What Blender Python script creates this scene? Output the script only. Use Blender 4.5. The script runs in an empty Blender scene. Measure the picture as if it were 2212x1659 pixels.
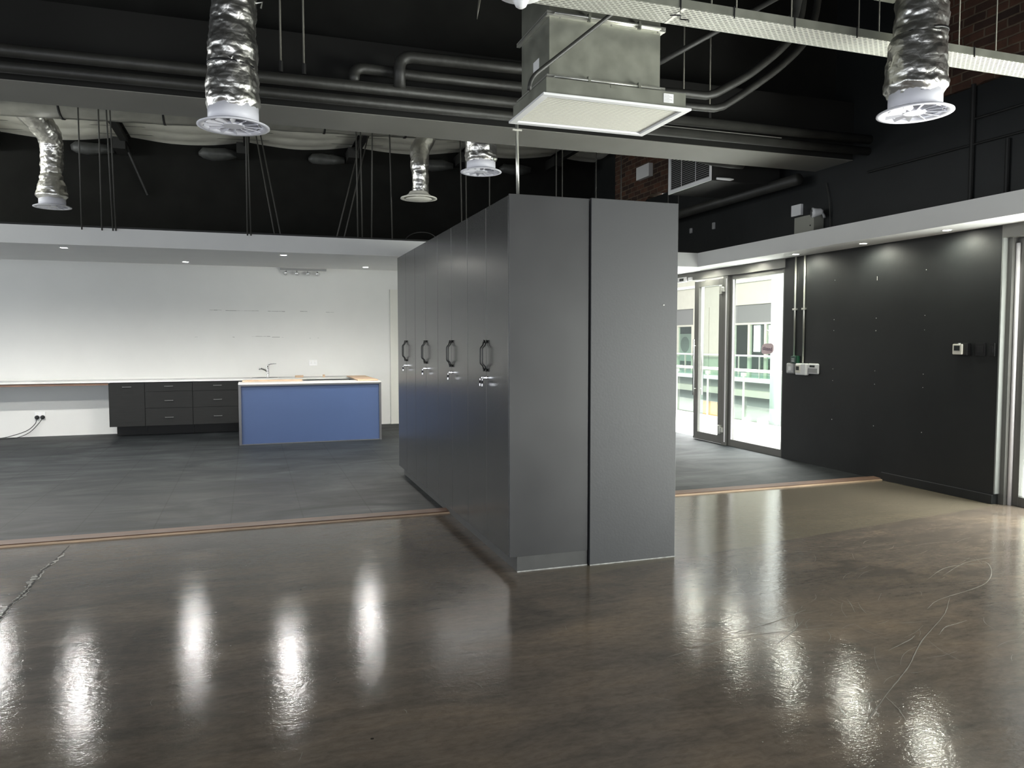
import bpy, math, random
from mathutils import Vector, Matrix, noise
sc = bpy.context.scene
col = sc.collection
R = math.radians
PI = math.pi
random.seed(7)

# ---------------------------------------------------------------- camera
cam_d = bpy.data.cameras.new('camera')
cam = bpy.data.objects.new('camera', cam_d)
col.objects.link(cam)
sc.camera = cam
cam_d.sensor_fit = 'HORIZONTAL'
cam_d.sensor_width = 36.0
cam_d.lens = 36.0 * 1642.06 / 2212.0
cam_d.clip_start = 0.05
cam_d.clip_end = 200
cam.location = (0, 0, 1.55)
_p, _y, _r = 0.0567256, 0.3307892, -0.00087
f = Vector((math.sin(_y) * math.cos(_p), math.cos(_y) * math.cos(_p), -math.sin(_p)))
r0 = Vector((math.cos(_y), -math.sin(_y), 0))
u0 = r0.cross(f)
r1 = r0 * math.cos(_r) + u0 * math.sin(_r)
u1 = u0 * math.cos(_r) - r0 * math.sin(_r)
cam.rotation_euler = Matrix((r1, u1, -f)).transposed().to_euler()

# ---------------------------------------------------------------- view, world, light
sc.view_settings.view_transform = 'Standard'
sc.view_settings.look = 'None'
sc.view_settings.gamma = 1.0
sc.view_settings.use_curve_mapping = False
sc.view_settings.exposure = 1.08
sc.cycles.caustics_reflective = True
sc.cycles.blur_glossy = 1.0
sc.cycles.caustics_refractive = False
sc.cycles.sample_clamp_indirect = 4.0
sc.cycles.sample_clamp_direct = 30.0
sc.cycles.max_bounces = 8
sc.cycles.transparent_max_bounces = 16

w = bpy.data.worlds.new('overcast_sky')
sc.world = w
w.use_nodes = True
w.node_tree.nodes['Background'].inputs[0].default_value = (0.93, 0.97, 1.0, 1)
w.node_tree.nodes['Background'].inputs[1].default_value = 0.55


def area(name, loc, direction, sx, sy, power, color=(1, 1, 1)):
    l = bpy.data.lights.new(name, 'AREA')
    l.shape = 'RECTANGLE'
    l.size, l.size_y = sx, sy
    l.energy = power
    l.color = color
    o = bpy.data.objects.new(name, l)
    col.objects.link(o)
    o.location = loc
    o.rotation_euler = Vector(direction).to_track_quat('-Z', 'Y').to_euler()
    return o


# daylight coming in through the glazing behind, left and right of the camera, and the atrium rooflight, plus two added fills
area('daylight_rear_glazing', (-1.5, -3.9, 0.95), (0, 1, 0.0), 9.0, 1.5, 130, (0.90, 0.94, 1.0))
area('daylight_left_glazing', (-8.9, 6.0, 1.45), (1, 0, 0), 15.0, 2.4, 130, (0.86, 0.93, 1.0))
area('added_fill_high_left', (-8.95, 11.0, 3.95), (1, 0, 0.12), 5.5, 0.9, 130, (0.97, 1.0, 0.98))  # added fill that brightens the roof insulation, not a known window
area('daylight_right_glazing', (6.98, 0.4, 1.0), (-1, 0, 0.20), 7.6, 1.8, 470, (1.0, 0.99, 0.95))
area('atrium_rooflight', (10.6, 14.0, 7.5), (0, 0, -1), 4.5, 30.0, 3700, (1.0, 1.0, 0.98))
area('added_balcony_fill', (8.3, 10.0, 6.2), (0, 0, -1), 1.6, 20.0, 2600, (1.0, 1.0, 0.96))  # added fill over the balcony floor, for more bounce up to the beam

# ---------------------------------------------------------------- materials
def N(nt, t, **kw):
    n = nt.nodes.new(t)
    for k, v in kw.items():
        setattr(n, k, v)
    return n


def mat(name, c, rough=0.5, metal=0.0, spec=0.5, var=0.0, vscale=4.0, bump=0.0, bscale=60.0, coat=0.0, rvar=0.0, detail=3, stretch=None, emit=None, estr=0.0, bdist=0.01):
    m = bpy.data.materials.new(name)
    m.use_nodes = True
    nt = m.node_tree
    b = nt.nodes['Principled BSDF']
    b.inputs['Base Color'].default_value = (*c, 1)
    b.inputs['Roughness'].default_value = rough
    b.inputs['Metallic'].default_value = metal
    b.inputs['Specular IOR Level'].default_value = spec
    b.inputs['Coat Weight'].default_value = coat
    tc = N(nt, 'ShaderNodeTexCoord')
    src = tc.outputs['Object']
    if stretch:
        mp = N(nt, 'ShaderNodeMapping')
        mp.inputs['Scale'].default_value = stretch
        nt.links.new(src, mp.inputs[0])
        src = mp.outputs[0]
    if var > 0 or rvar > 0:
        n = N(nt, 'ShaderNodeTexNoise')
        n.inputs['Scale'].default_value = vscale
        n.inputs['Detail'].default_value = detail
        nt.links.new(src, n.inputs['Vector'])
        if var > 0:
            mr = N(nt, 'ShaderNodeMapRange')
            mr.inputs[1].default_value = 0.3
            mr.inputs[2].default_value = 0.7
            mr.inputs[3].default_value = 1 - var
            mr.inputs[4].default_value = 1 + var
            nt.links.new(n.outputs['Fac'], mr.inputs[0])
            mx = N(nt, 'ShaderNodeVectorMath', operation='SCALE')
            mx.inputs[0].default_value = c
            nt.links.new(mr.outputs[0], mx.inputs['Scale'])
            nt.links.new(mx.outputs[0], b.inputs['Base Color'])
        if rvar > 0:
            mr = N(nt, 'ShaderNodeMapRange')
            mr.inputs[1].default_value = 0.3
            mr.inputs[2].default_value = 0.7
            mr.inputs[3].default_value = rough - rvar
            mr.inputs[4].default_value = rough + rvar
            nt.links.new(n.outputs['Fac'], mr.inputs[0])
            nt.links.new(mr.outputs[0], b.inputs['Roughness'])
    if bump > 0:
        n2 = N(nt, 'ShaderNodeTexNoise')
        n2.inputs['Scale'].default_value = bscale
        n2.inputs['Detail'].default_value = 4
        nt.links.new(src, n2.inputs['Vector'])
        bp = N(nt, 'ShaderNodeBump')
        bp.inputs['Strength'].default_value = bump
        bp.inputs['Distance'].default_value = bdist
        nt.links.new(n2.outputs['Fac'], bp.inputs['Height'])
        nt.links.new(bp.outputs[0], b.inputs['Normal'])
    if emit:
        b.inputs['Emission Color'].default_value = (*emit, 1)
        b.inputs['Emission Strength'].default_value = estr
    return m


def math_n(nt, op, a, b=0.0, clamp=False):
    m = N(nt, 'ShaderNodeMath', operation=op)
    m.use_clamp = clamp
    for i, v in enumerate((a, b)):
        if isinstance(v, (int, float)):
            m.inputs[i].default_value = v
        else:
            nt.links.new(v, m.inputs[i])
    return m.outputs[0]


def glass_mat(name, tint=(0.96, 0.98, 0.97), refl=0.08):
    m = bpy.data.materials.new(name)
    m.use_nodes = True
    nt = m.node_tree
    nt.nodes.remove(nt.nodes['Principled BSDF'])
    out = nt.nodes['Material Output']
    t = N(nt, 'ShaderNodeBsdfTransparent')
    t.inputs[0].default_value = (*tint, 1)
    g = N(nt, 'ShaderNodeBsdfGlossy')
    g.inputs['Roughness'].default_value = 0.02
    lw = N(nt, 'ShaderNodeLayerWeight')
    pw = math_n(nt, 'POWER', lw.outputs['Facing'], 4.0)
    fr = math_n(nt, 'ADD', math_n(nt, 'MULTIPLY', pw, 0.55), refl * 0.5)
    mx = N(nt, 'ShaderNodeMixShader')
    nt.links.new(fr, mx.inputs[0])
    nt.links.new(t.outputs[0], mx.inputs[1])
    nt.links.new(g.outputs[0], mx.inputs[2])
    nt.links.new(mx.outputs[0], out.inputs[0])
    return m


def ramp(nt, fac, stops):
    r = N(nt, 'ShaderNodeValToRGB')
    e = r.color_ramp.elements
    while len(e) < len(stops):
        e.new(0.5)
    for i, (p, c) in enumerate(stops):
        e[i].position = p
        e[i].color = (*c, 1) if len(c) == 3 else c
    nt.links.new(fac, r.inputs[0])
    return r.outputs[0]


def noise_n(nt, src, scale, detail=4, rough=0.55, dist=0.0, stretch=None):
    if stretch:
        mp = N(nt, 'ShaderNodeMapping')
        mp.inputs['Scale'].default_value = stretch
        nt.links.new(src, mp.inputs[0])
        src = mp.outputs[0]
    n = N(nt, 'ShaderNodeTexNoise')
    n.inputs['Scale'].default_value = scale
    n.inputs['Detail'].default_value = detail
    n.inputs['Roughness'].default_value = rough
    n.inputs['Distortion'].default_value = dist
    nt.links.new(src, n.inputs['Vector'])
    return n.outputs['Fac']


def mixc(nt, fac, a, b, mode='MIX'):
    m = N(nt, 'ShaderNodeMix', data_type='RGBA', blend_type=mode)
    for s, v in ((0, fac), (6, a), (7, b)):
        if isinstance(v, (int, float)):
            m.inputs[s].default_value = v
        elif isinstance(v, tuple):
            m.inputs[s].default_value = (*v, 1)
        else:
            nt.links.new(v, m.inputs[s])
    return m.outputs[2]


def concrete_mat():
    m = bpy.data.materials.new('polished_concrete')
    m.use_nodes = True
    nt = m.node_tree
    b = nt.nodes['Principled BSDF']
    tc = N(nt, 'ShaderNodeTexCoord')
    o = tc.outputs['Object']
    big = noise_n(nt, o, 0.75, 5, 0.6, 1.2, (0.8, 1.2, 1))
    med = noise_n(nt, o, 2.6, 8, 0.68, 1.0, (0.45, 1.5, 1))
    fine = noise_n(nt, o, 22, 5, 0.7, 0.4, (0.7, 1.5, 1))
    c1 = ramp(nt, big, [(0.28, (0.100, 0.086, 0.073)), (0.50, (0.140, 0.115, 0.094)), (0.72, (0.185, 0.146, 0.110))])
    c2 = ramp(nt, med, [(0.32, (0.70, 0.73, 0.76)), (0.52, (1.0, 1.0, 1.0)), (0.70, (1.28, 1.22, 1.14))])
    c = mixc(nt, 0.9, c1, c2, 'MULTIPLY')
    c3 = ramp(nt, fine, [(0.30, (0.72, 0.72, 0.72)), (0.6, (1.08, 1.08, 1.08))])
    c = mixc(nt, 0.8, c, c3, 'MULTIPLY')
    # the paler, yellower strip of topping next to the tiled zone, with a straight cast joint
    sp = N(nt, 'ShaderNodeSeparateXYZ')
    nt.links.new(o, sp.inputs[0])
    jit = math_n(nt, 'MULTIPLY', math_n(nt, 'SUBTRACT', med, 0.5), 0.05)
    ys = math_n(nt, 'ADD', sp.outputs[1], jit)
    ln = math_n(nt, 'ADD', math_n(nt, 'MULTIPLY', sp.outputs[0], 0.15), 4.22)
    m1 = math_n(nt, 'MULTIPLY', math_n(nt, 'SUBTRACT', ys, ln), 40, True)
    m2 = math_n(nt, 'MULTIPLY', math_n(nt, 'SUBTRACT', sp.outputs[0], 1.9), 3, True)
    msk = math_n(nt, 'MULTIPLY', m1, m2)
    c = mixc(nt, math_n(nt, 'MULTIPLY', msk, 0.75), c, (0.160, 0.138, 0.100))
    # pale scuff specks
    v = N(nt, 'ShaderNodeTexVoronoi')
    v.inputs['Scale'].default_value = 7.0
    nt.links.new(o, v.inputs['Vector'])
    spk = math_n(nt, 'LESS_THAN', v.outputs['Distance'], 0.028)
    gate = math_n(nt, 'GREATER_THAN', noise_n(nt, o, 1.7, 2), 0.56)
    c = mixc(nt, math_n(nt, 'MULTIPLY', math_n(nt, 'MULTIPLY', spk, gate), 0.8), c, (0.42, 0.40, 0.36))
    st = noise_n(nt, o, 0.9, 4, 0.6, 0.6, (1.3, 0.8, 1))
    stm = math_n(nt, 'MULTIPLY', math_n(nt, 'SUBTRACT', st, 0.60), 9.0, True)
    c = mixc(nt, math_n(nt, 'MULTIPLY', stm, 0.6), c, (0.050, 0.046, 0.042))
    v2 = N(nt, 'ShaderNodeTexVoronoi')
    v2.inputs['Scale'].default_value = 3.2
    nt.links.new(o, v2.inputs['Vector'])
    pit = math_n(nt, 'LESS_THAN', v2.outputs['Distance'], 0.022)
    c = mixc(nt, math_n(nt, 'MULTIPLY', pit, 0.85), c, (0.012, 0.011, 0.010))
    nt.links.new(c, b.inputs['Base Color'])
    rr = N(nt, 'ShaderNodeMapRange')
    rr.inputs[1].default_value = 0.3
    rr.inputs[2].default_value = 0.7
    rr.inputs[3].default_value = 0.07
    rr.inputs[4].default_value = 0.12
    nt.links.new(med, rr.inputs[0])
    nt.links.new(rr.outputs[0], b.inputs['Roughness'])
    b.inputs['Specular IOR Level'].default_value = 0.38
    bn = noise_n(nt, o, 26, 3, 0.5, 0.6, (1.0, 1.0, 1))
    bn2 = noise_n(nt, o, 130, 3, 0.6)
    hs = math_n(nt, 'ADD', bn, math_n(nt, 'MULTIPLY', noise_n(nt, o, 55, 4, 0.6, 1.2, (0.6, 1.4, 1)), 0.55))
    bp = N(nt, 'ShaderNodeBump')
    bp.inputs['Strength'].default_value = 0.075
    bp.inputs['Distance'].default_value = 0.010
    nt.links.new(hs, bp.inputs['Height'])
    nt.links.new(bp.outputs[0], b.inputs['Normal'])
    return m


def slate_mat():
    m = bpy.data.materials.new('dark_slate_tiles')
    m.use_nodes = True
    nt = m.node_tree
    b = nt.nodes['Principled BSDF']
    b.inputs['Specular IOR Level'].default_value = 0.22
    tc = N(nt, 'ShaderNodeTexCoord')
    o = tc.outputs['Object']
    mp = N(nt, 'ShaderNodeMapping')
    mp.inputs['Location'].default_value = (1.39, 0.02, 0)
    nt.links.new(o, mp.inputs[0])
    br = N(nt, 'ShaderNodeTexBrick')
    br.offset = 0.0
    br.inputs['Scale'].default_value = 1.0
    br.inputs['Brick Width'].default_value = 0.6
    br.inputs['Row Height'].default_value = 0.6
    br.inputs['Mortar Size'].default_value = 0.006
    br.inputs['Mortar Smooth'].default_value = 0.3
    br.inputs['Color1'].default_value = (1.05, 1.05, 1.05, 1)
    br.inputs['Color2'].default_value = (0.90, 0.92, 0.94, 1)
    br.inputs['Mortar'].default_value = (0.12, 0.12, 0.12, 1)
    nt.links.new(mp.outputs[0], br.inputs['Vector'])
    sw = noise_n(nt, o, 1.3, 6, 0.6, 1.3, (0.6, 1.3, 1))
    med = noise_n(nt, o, 6, 5, 0.6, 1.0, (0.6, 1.3, 1))
    c = ramp(nt, sw, [(0.34, (0.011, 0.013, 0.0145)), (0.50, (0.0165, 0.0188, 0.0208)), (0.62, (0.025, 0.028, 0.030)), (0.74, (0.042, 0.046, 0.048))])
    c2 = ramp(nt, med, [(0.35, (0.85, 0.87, 0.89)), (0.65, (1.15, 1.15, 1.13))])
    c = mixc(nt, 0.8, c, c2, 'MULTIPLY')
    c = mixc(nt, 0.85, c, br.outputs['Color'], 'MULTIPLY')
    nt.links.new(c, b.inputs['Base Color'])
    rr = N(nt, 'ShaderNodeMapRange')
    rr.inputs[1].default_value = 0.3
    rr.inputs[2].default_value = 0.7
    rr.inputs[3].default_value = 0.62
    rr.inputs[4].default_value = 0.50
    nt.links.new(sw, rr.inputs[0])
    nt.links.new(rr.outputs[0], b.inputs['Roughness'])
    bp = N(nt, 'ShaderNodeBump')
    bp.inputs['Strength'].default_value = 0.3
    bp.inputs['Distance'].default_value = 0.006
    nt.links.new(med, bp.inputs['Height'])
    nt.links.new(bp.outputs[0], b.inputs['Normal'])
    return m


def brick_mat(name, rot):
    m = bpy.data.materials.new(name)
    m.use_nodes = True
    nt = m.node_tree
    b = nt.nodes['Principled BSDF']
    tc = N(nt, 'ShaderNodeTexCoord')
    o = tc.outputs['Object']
    mp = N(nt, 'ShaderNodeMapping')
    mp.inputs['Rotation'].default_value = rot
    # bring the wall's Y and Z axes into the brick pattern's X and Y
    sp = N(nt, 'ShaderNodeSeparateXYZ')
    cb = N(nt, 'ShaderNodeCombineXYZ')
    nt.links.new(o, sp.inputs[0])
    nt.links.new(sp.outputs[1], cb.inputs[0])
    nt.links.new(sp.outputs[2], cb.inputs[1])
    br = N(nt, 'ShaderNodeTexBrick')
    br.inputs['Scale'].default_value = 1.0
    br.inputs['Brick Width'].default_value = 0.235
    br.inputs['Row Height'].default_value = 0.085
    br.inputs['Mortar Size'].default_value = 0.010
    br.inputs['Mortar Smooth'].default_value = 0.4
    br.inputs['Bias'].default_value = -0.1
    br.inputs['Color1'].default_value = (0.10, 0.045, 0.028, 1)
    br.inputs['Color2'].default_value = (0.022, 0.014, 0.012, 1)
    br.inputs['Mortar'].default_value = (0.12, 0.092, 0.066, 1)
    wob = noise_n(nt, o, 3, 3)
    ds = N(nt, 'ShaderNodeVectorMath', operation='SCALE')
    nt.links.new(wob, ds.inputs['Scale'])
    ds.inputs[0].default_value = (0.05, 0.03, 0)
    ad = N(nt, 'ShaderNodeVectorMath', operation='ADD')
    nt.links.new(cb.outputs[0], ad.inputs[0])
    nt.links.new(ds.outputs[0], ad.inputs[1])
    nt.links.new(ad.outputs[0], br.inputs['Vector'])
    c2 = ramp(nt, noise_n(nt, o, 5, 5), [(0.3, (0.6, 0.55, 0.5)), (0.7, (1.35, 1.3, 1.2))])
    c = mixc(nt, 0.8, br.outputs['Color'], c2, 'MULTIPLY')
    nt.links.new(c, b.inputs['Base Color'])
    b.inputs['Roughness'].default_value = 0.9
    bp = N(nt, 'ShaderNodeBump')
    bp.inputs['Strength'].default_value = 0.7
    bp.inputs['Distance'].default_value = 0.01
    nt.links.new(br.outputs['Fac'], bp.inputs['Height'])
    bp.invert = True
    nt.links.new(bp.outputs[0], b.inputs['Normal'])
    return m


def foil_mat():
    m = bpy.data.materials.new('crinkled_foil')
    m.use_nodes = True
    nt = m.node_tree
    b = nt.nodes['Principled BSDF']
    b.inputs['Metallic'].default_value = 1.0
    b.inputs['Base Color'].default_value = (0.78, 0.765, 0.73, 1)
    b.inputs['Roughness'].default_value = 0.32
    tc = N(nt, 'ShaderNodeTexCoord')
    o = tc.outputs['Object']
    n1 = noise_n(nt, o, 8, 6, 0.6, 0.9, (1, 1, 0.9))
    v = N(nt, 'ShaderNodeTexVoronoi')
    v.feature = 'DISTANCE_TO_EDGE'
    v.inputs['Scale'].default_value = 14
    nt.links.new(o, v.inputs['Vector'])
    wv = N(nt, 'ShaderNodeTexWave')
    wv.bands_direction = 'Z'
    wv.inputs['Scale'].default_value = 16
    wv.inputs['Distortion'].default_value = 3
    nt.links.new(o, wv.inputs['Vector'])
    h = math_n(nt, 'ADD', n1, math_n(nt, 'MULTIPLY', v.outputs['Distance'], 0.9))
    h = math_n(nt, 'ADD', h, math_n(nt, 'MULTIPLY', wv.outputs['Fac'], 0.03))
    bp = N(nt, 'ShaderNodeBump')
    bp.inputs['Strength'].default_value = 0.35
    bp.inputs['Distance'].default_value = 0.02
    nt.links.new(h, bp.inputs['Height'])
    nt.links.new(bp.outputs[0], b.inputs['Normal'])
    return m


def perforated_mat():
    m = bpy.data.materials.new('perforated_galvanized_steel')
    m.use_nodes = True
    nt = m.node_tree
    b = nt.nodes['Principled BSDF']
    b.inputs['Metallic'].default_value = 0.35
    b.inputs['Base Color'].default_value = (0.62, 0.62, 0.56, 1)
    b.inputs['Roughness'].default_value = 0.5
    out = nt.nodes['Material Output']
    tc = N(nt, 'ShaderNodeTexCoord')
    br = N(nt, 'ShaderNodeTexBrick')
    br.inputs['Scale'].default_value = 1.0
    br.inputs['Brick Width'].default_value = 0.042
    br.inputs['Row Height'].default_value = 0.020
    br.inputs['Mortar Size'].default_value = 0.0075
    br.inputs['Mortar Smooth'].default_value = 0.0
    nt.links.new(tc.outputs['Object'], br.inputs['Vector'])
    t = N(nt, 'ShaderNodeBsdfTransparent')
    mx = N(nt, 'ShaderNodeMixShader')
    # only the middle of each cell is punched out
    nt.links.new(br.outputs['Fac'], mx.inputs[0])
    nt.links.new(t.outputs[0], mx.inputs[1])
    nt.links.new(b.outputs[0], mx.inputs[2])
    nt.links.new(mx.outputs[0], out.inputs[0])
    return m


def wood_mat(name, c, rough=0.45, coat=0.0, ax=(1, 14, 14)):
    m = bpy.data.materials.new(name)
    m.use_nodes = True
    nt = m.node_tree
    b = nt.nodes['Principled BSDF']
    tc = N(nt, 'ShaderNodeTexCoord')
    n = noise_n(nt, tc.outputs['Object'], 3, 6, 0.6, 0.6, ax)
    cc = ramp(nt, n, [(0.3, tuple(x * 0.6 for x in c)), (0.55, c), (0.75, tuple(min(1, x * 1.35) for x in c))])
    nt.links.new(cc, b.inputs['Base Color'])
    b.inputs['Roughness'].default_value = rough
    b.inputs['Coat Weight'].default_value = coat
    return m


M = dict(
    concrete=concrete_mat(), slate=slate_mat(),
    wallwhite=mat('white_wall_paint', (0.70, 0.70, 0.68), 0.6, var=0.02, vscale=2, bump=0.05, bscale=80),
    wallwhite2=mat('pale_cream_wall_paint', (0.66, 0.655, 0.60), 0.6, var=0.03, vscale=2),
    soffit=mat('soffit_white_paint', (0.80, 0.80, 0.785), 0.55, var=0.015, vscale=3),
    black=mat('black_wall_paint', (0.0148, 0.0162, 0.0165), 0.5, var=0.12, vscale=2.5, bump=0.25, bscale=14, bdist=0.004, spec=0.4),
    blackmatt=mat('matt_black_ceiling_paint', (0.0115, 0.0117, 0.0105), 0.85, spec=0.15, var=0.2, vscale=3),
    beam=mat('dark_grey_beam_paint', (0.20, 0.195, 0.175), 0.6, var=0.08, vscale=1.2),
    beamface=mat('black_beam_paint', (0.012, 0.012, 0.011), 0.7, spec=0.2),
    pipe=mat('black_pipe_lagging', (0.026, 0.026, 0.023), 0.5, var=0.25, vscale=6, bump=0.35, bscale=18),
    cab=mat('charcoal_laminate', (0.050, 0.0505, 0.049), 0.25, var=0.03, vscale=2.5, spec=0.5),
    cabside=mat('charcoal_side_laminate', (0.044, 0.044, 0.0455), 0.36, var=0.05, vscale=2.0, rvar=0.04, spec=0.5),
    column=mat('grey_column_paint', (0.047, 0.048, 0.051), 0.46, var=0.03, vscale=2.0, bump=0.05, bscale=60),
    plinth=mat('charcoal_plinth', (0.058, 0.058, 0.057), 0.45, var=0.1, vscale=8),
    basecab=mat('black_oak_laminate', (0.012, 0.0122, 0.0115), 0.5, spec=0.3, var=0.15, vscale=6, stretch=(1, 1, 12)),
    blue=mat('blue_laminate', (0.046, 0.078, 0.175), 0.42, var=0.02, vscale=3),
    edge=mat('grey_steel_edge', (0.10, 0.10, 0.105), 0.35, metal=0.3),
    counter=mat('white_quartz', (0.74, 0.74, 0.71), 0.16, var=0.02, vscale=6),
    wood=wood_mat('raw_chipboard_wood', (0.56, 0.40, 0.27), 0.6),
    redwood=wood_mat('reddish_hardwood', (0.185, 0.105, 0.070), 0.6),
    handle_black=mat('black_powder_coat', (0.008, 0.008, 0.008), 0.35),
    chrome=mat('chrome', (0.85, 0.85, 0.86), 0.08, metal=1.0),
    dullsteel=mat('dull_dark_steel', (0.16, 0.16, 0.155), 0.45, metal=0.7),
    steel=mat('brushed_steel', (0.55, 0.55, 0.54), 0.32, metal=1.0),
    galv=mat('galvanized_steel', (0.25, 0.255, 0.215), 0.45, metal=0.55, var=0.10, vscale=9, rvar=0.06),
    galvbright=mat('bright_galvanized_steel', (0.72, 0.72, 0.66), 0.3, metal=0.8),
    tray=perforated_mat(), foil=foil_mat(),
    duct=mat('smooth_foil_lagging', (0.50, 0.50, 0.47), 0.30, metal=0.9, var=0.15, vscale=5, bump=0.3, bscale=9),
    plastic=mat('white_plastic', (0.80, 0.80, 0.80), 0.4),
    diffuser=mat('white_painted_diffuser', (0.74, 0.74, 0.80), 0.45),
    cream=mat('cream_painted_grille', (0.78, 0.76, 0.68), 0.5),
    greyplastic=mat('grey_plastic', (0.30, 0.30, 0.30), 0.4),
    blackplastic=mat('black_plastic', (0.010, 0.010, 0.011), 0.4),
    screen=mat('dark_display', (0.02, 0.024, 0.022), 0.2),
    green=mat('green_plastic', (0.02, 0.10, 0.05), 0.4),
    alu=mat('bronze_grey_aluminium', (0.150, 0.148, 0.138), 0.38, metal=0.35, var=0.03),
    aluwhite=mat('pale_aluminium', (0.72, 0.70, 0.72), 0.4),
    glass=glass_mat('clear_glass'),
    glassgreen=glass_mat('green_tinted_glass', (0.86, 0.94, 0.90)),
    lamp=mat('lit_downlight', (1, 1, 1), 0.5, emit=(1.0, 0.97, 0.86), estr=80.0),
    insul=mat('foil_faced_roof_insulation', (0.90, 0.885, 0.80), 0.5, var=0.08, vscale=3, bump=0.2, bscale=8),
    rafter=mat('black_steel_rafter', (0.012, 0.012, 0.011), 0.6),
    rod=mat('dull_threaded_rod', (0.16, 0.155, 0.13), 0.5, metal=0.4),
    rodblack=mat('dark_hanging_rod', (0.045, 0.044, 0.038), 0.6),
    brick=brick_mat('exposed_red_brick', (0, 0, 0)),
    outwhite=mat('white_balcony_screed', (0.86, 0.86, 0.84), 0.6, var=0.02),
    outcream=mat('cream_render', (0.58, 0.56, 0.47), 0.7, var=0.03),
    outgrey=mat('grey_render', (0.24, 0.25, 0.24), 0.7),
    blind=mat('grey_roller_blind', (0.22, 0.22, 0.21), 0.8),
    outdark=mat('dark_shop_interior', (0.03, 0.033, 0.03), 0.5),
    railwood=mat('pale_timber_handrail', (0.62, 0.54, 0.45), 0.5),
    art=mat('printed_art_panel', (0.60, 0.60, 0.56), 0.6),
    artdark=mat('printed_art_shape', (0.28, 0.28, 0.27), 0.6),
    orange=mat('orange_wall_panel', (0.85, 0.42, 0.12), 0.6),
    litwindow=mat('lit_far_window', (1, 1, 1), 0.5, emit=(1, 1, 1), estr=2.5),
    pink=mat('pale_pink_card', (0.66, 0.52, 0.54), 0.5),
    purple=mat('dark_purple_lettering', (0.06, 0.02, 0.07), 0.5),
    cable=mat('black_rubber_cable', (0.010, 0.010, 0.010), 0.5),
    crackpale=mat('broken_concrete_edge', (0.36, 0.35, 0.32), 0.7, var=0.5, vscale=30),
    crackdark=mat('dark_concrete_crack', (0.016, 0.014, 0.012), 0.8),
    scratch=mat('pale_floor_scratch', (0.20, 0.185, 0.155), 0.45),
    chip=mat('white_plaster_chip', (0.75, 0.74, 0.70), 0.8),
    scuff=mat('grey_wall_scuff', (0.22, 0.22, 0.21), 0.8),
    grime=mat('pale_dust', (0.33, 0.33, 0.32), 0.8, var=0.3, vscale=30),
)

# ---------------------------------------------------------------- builders
BASE = {}


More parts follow.
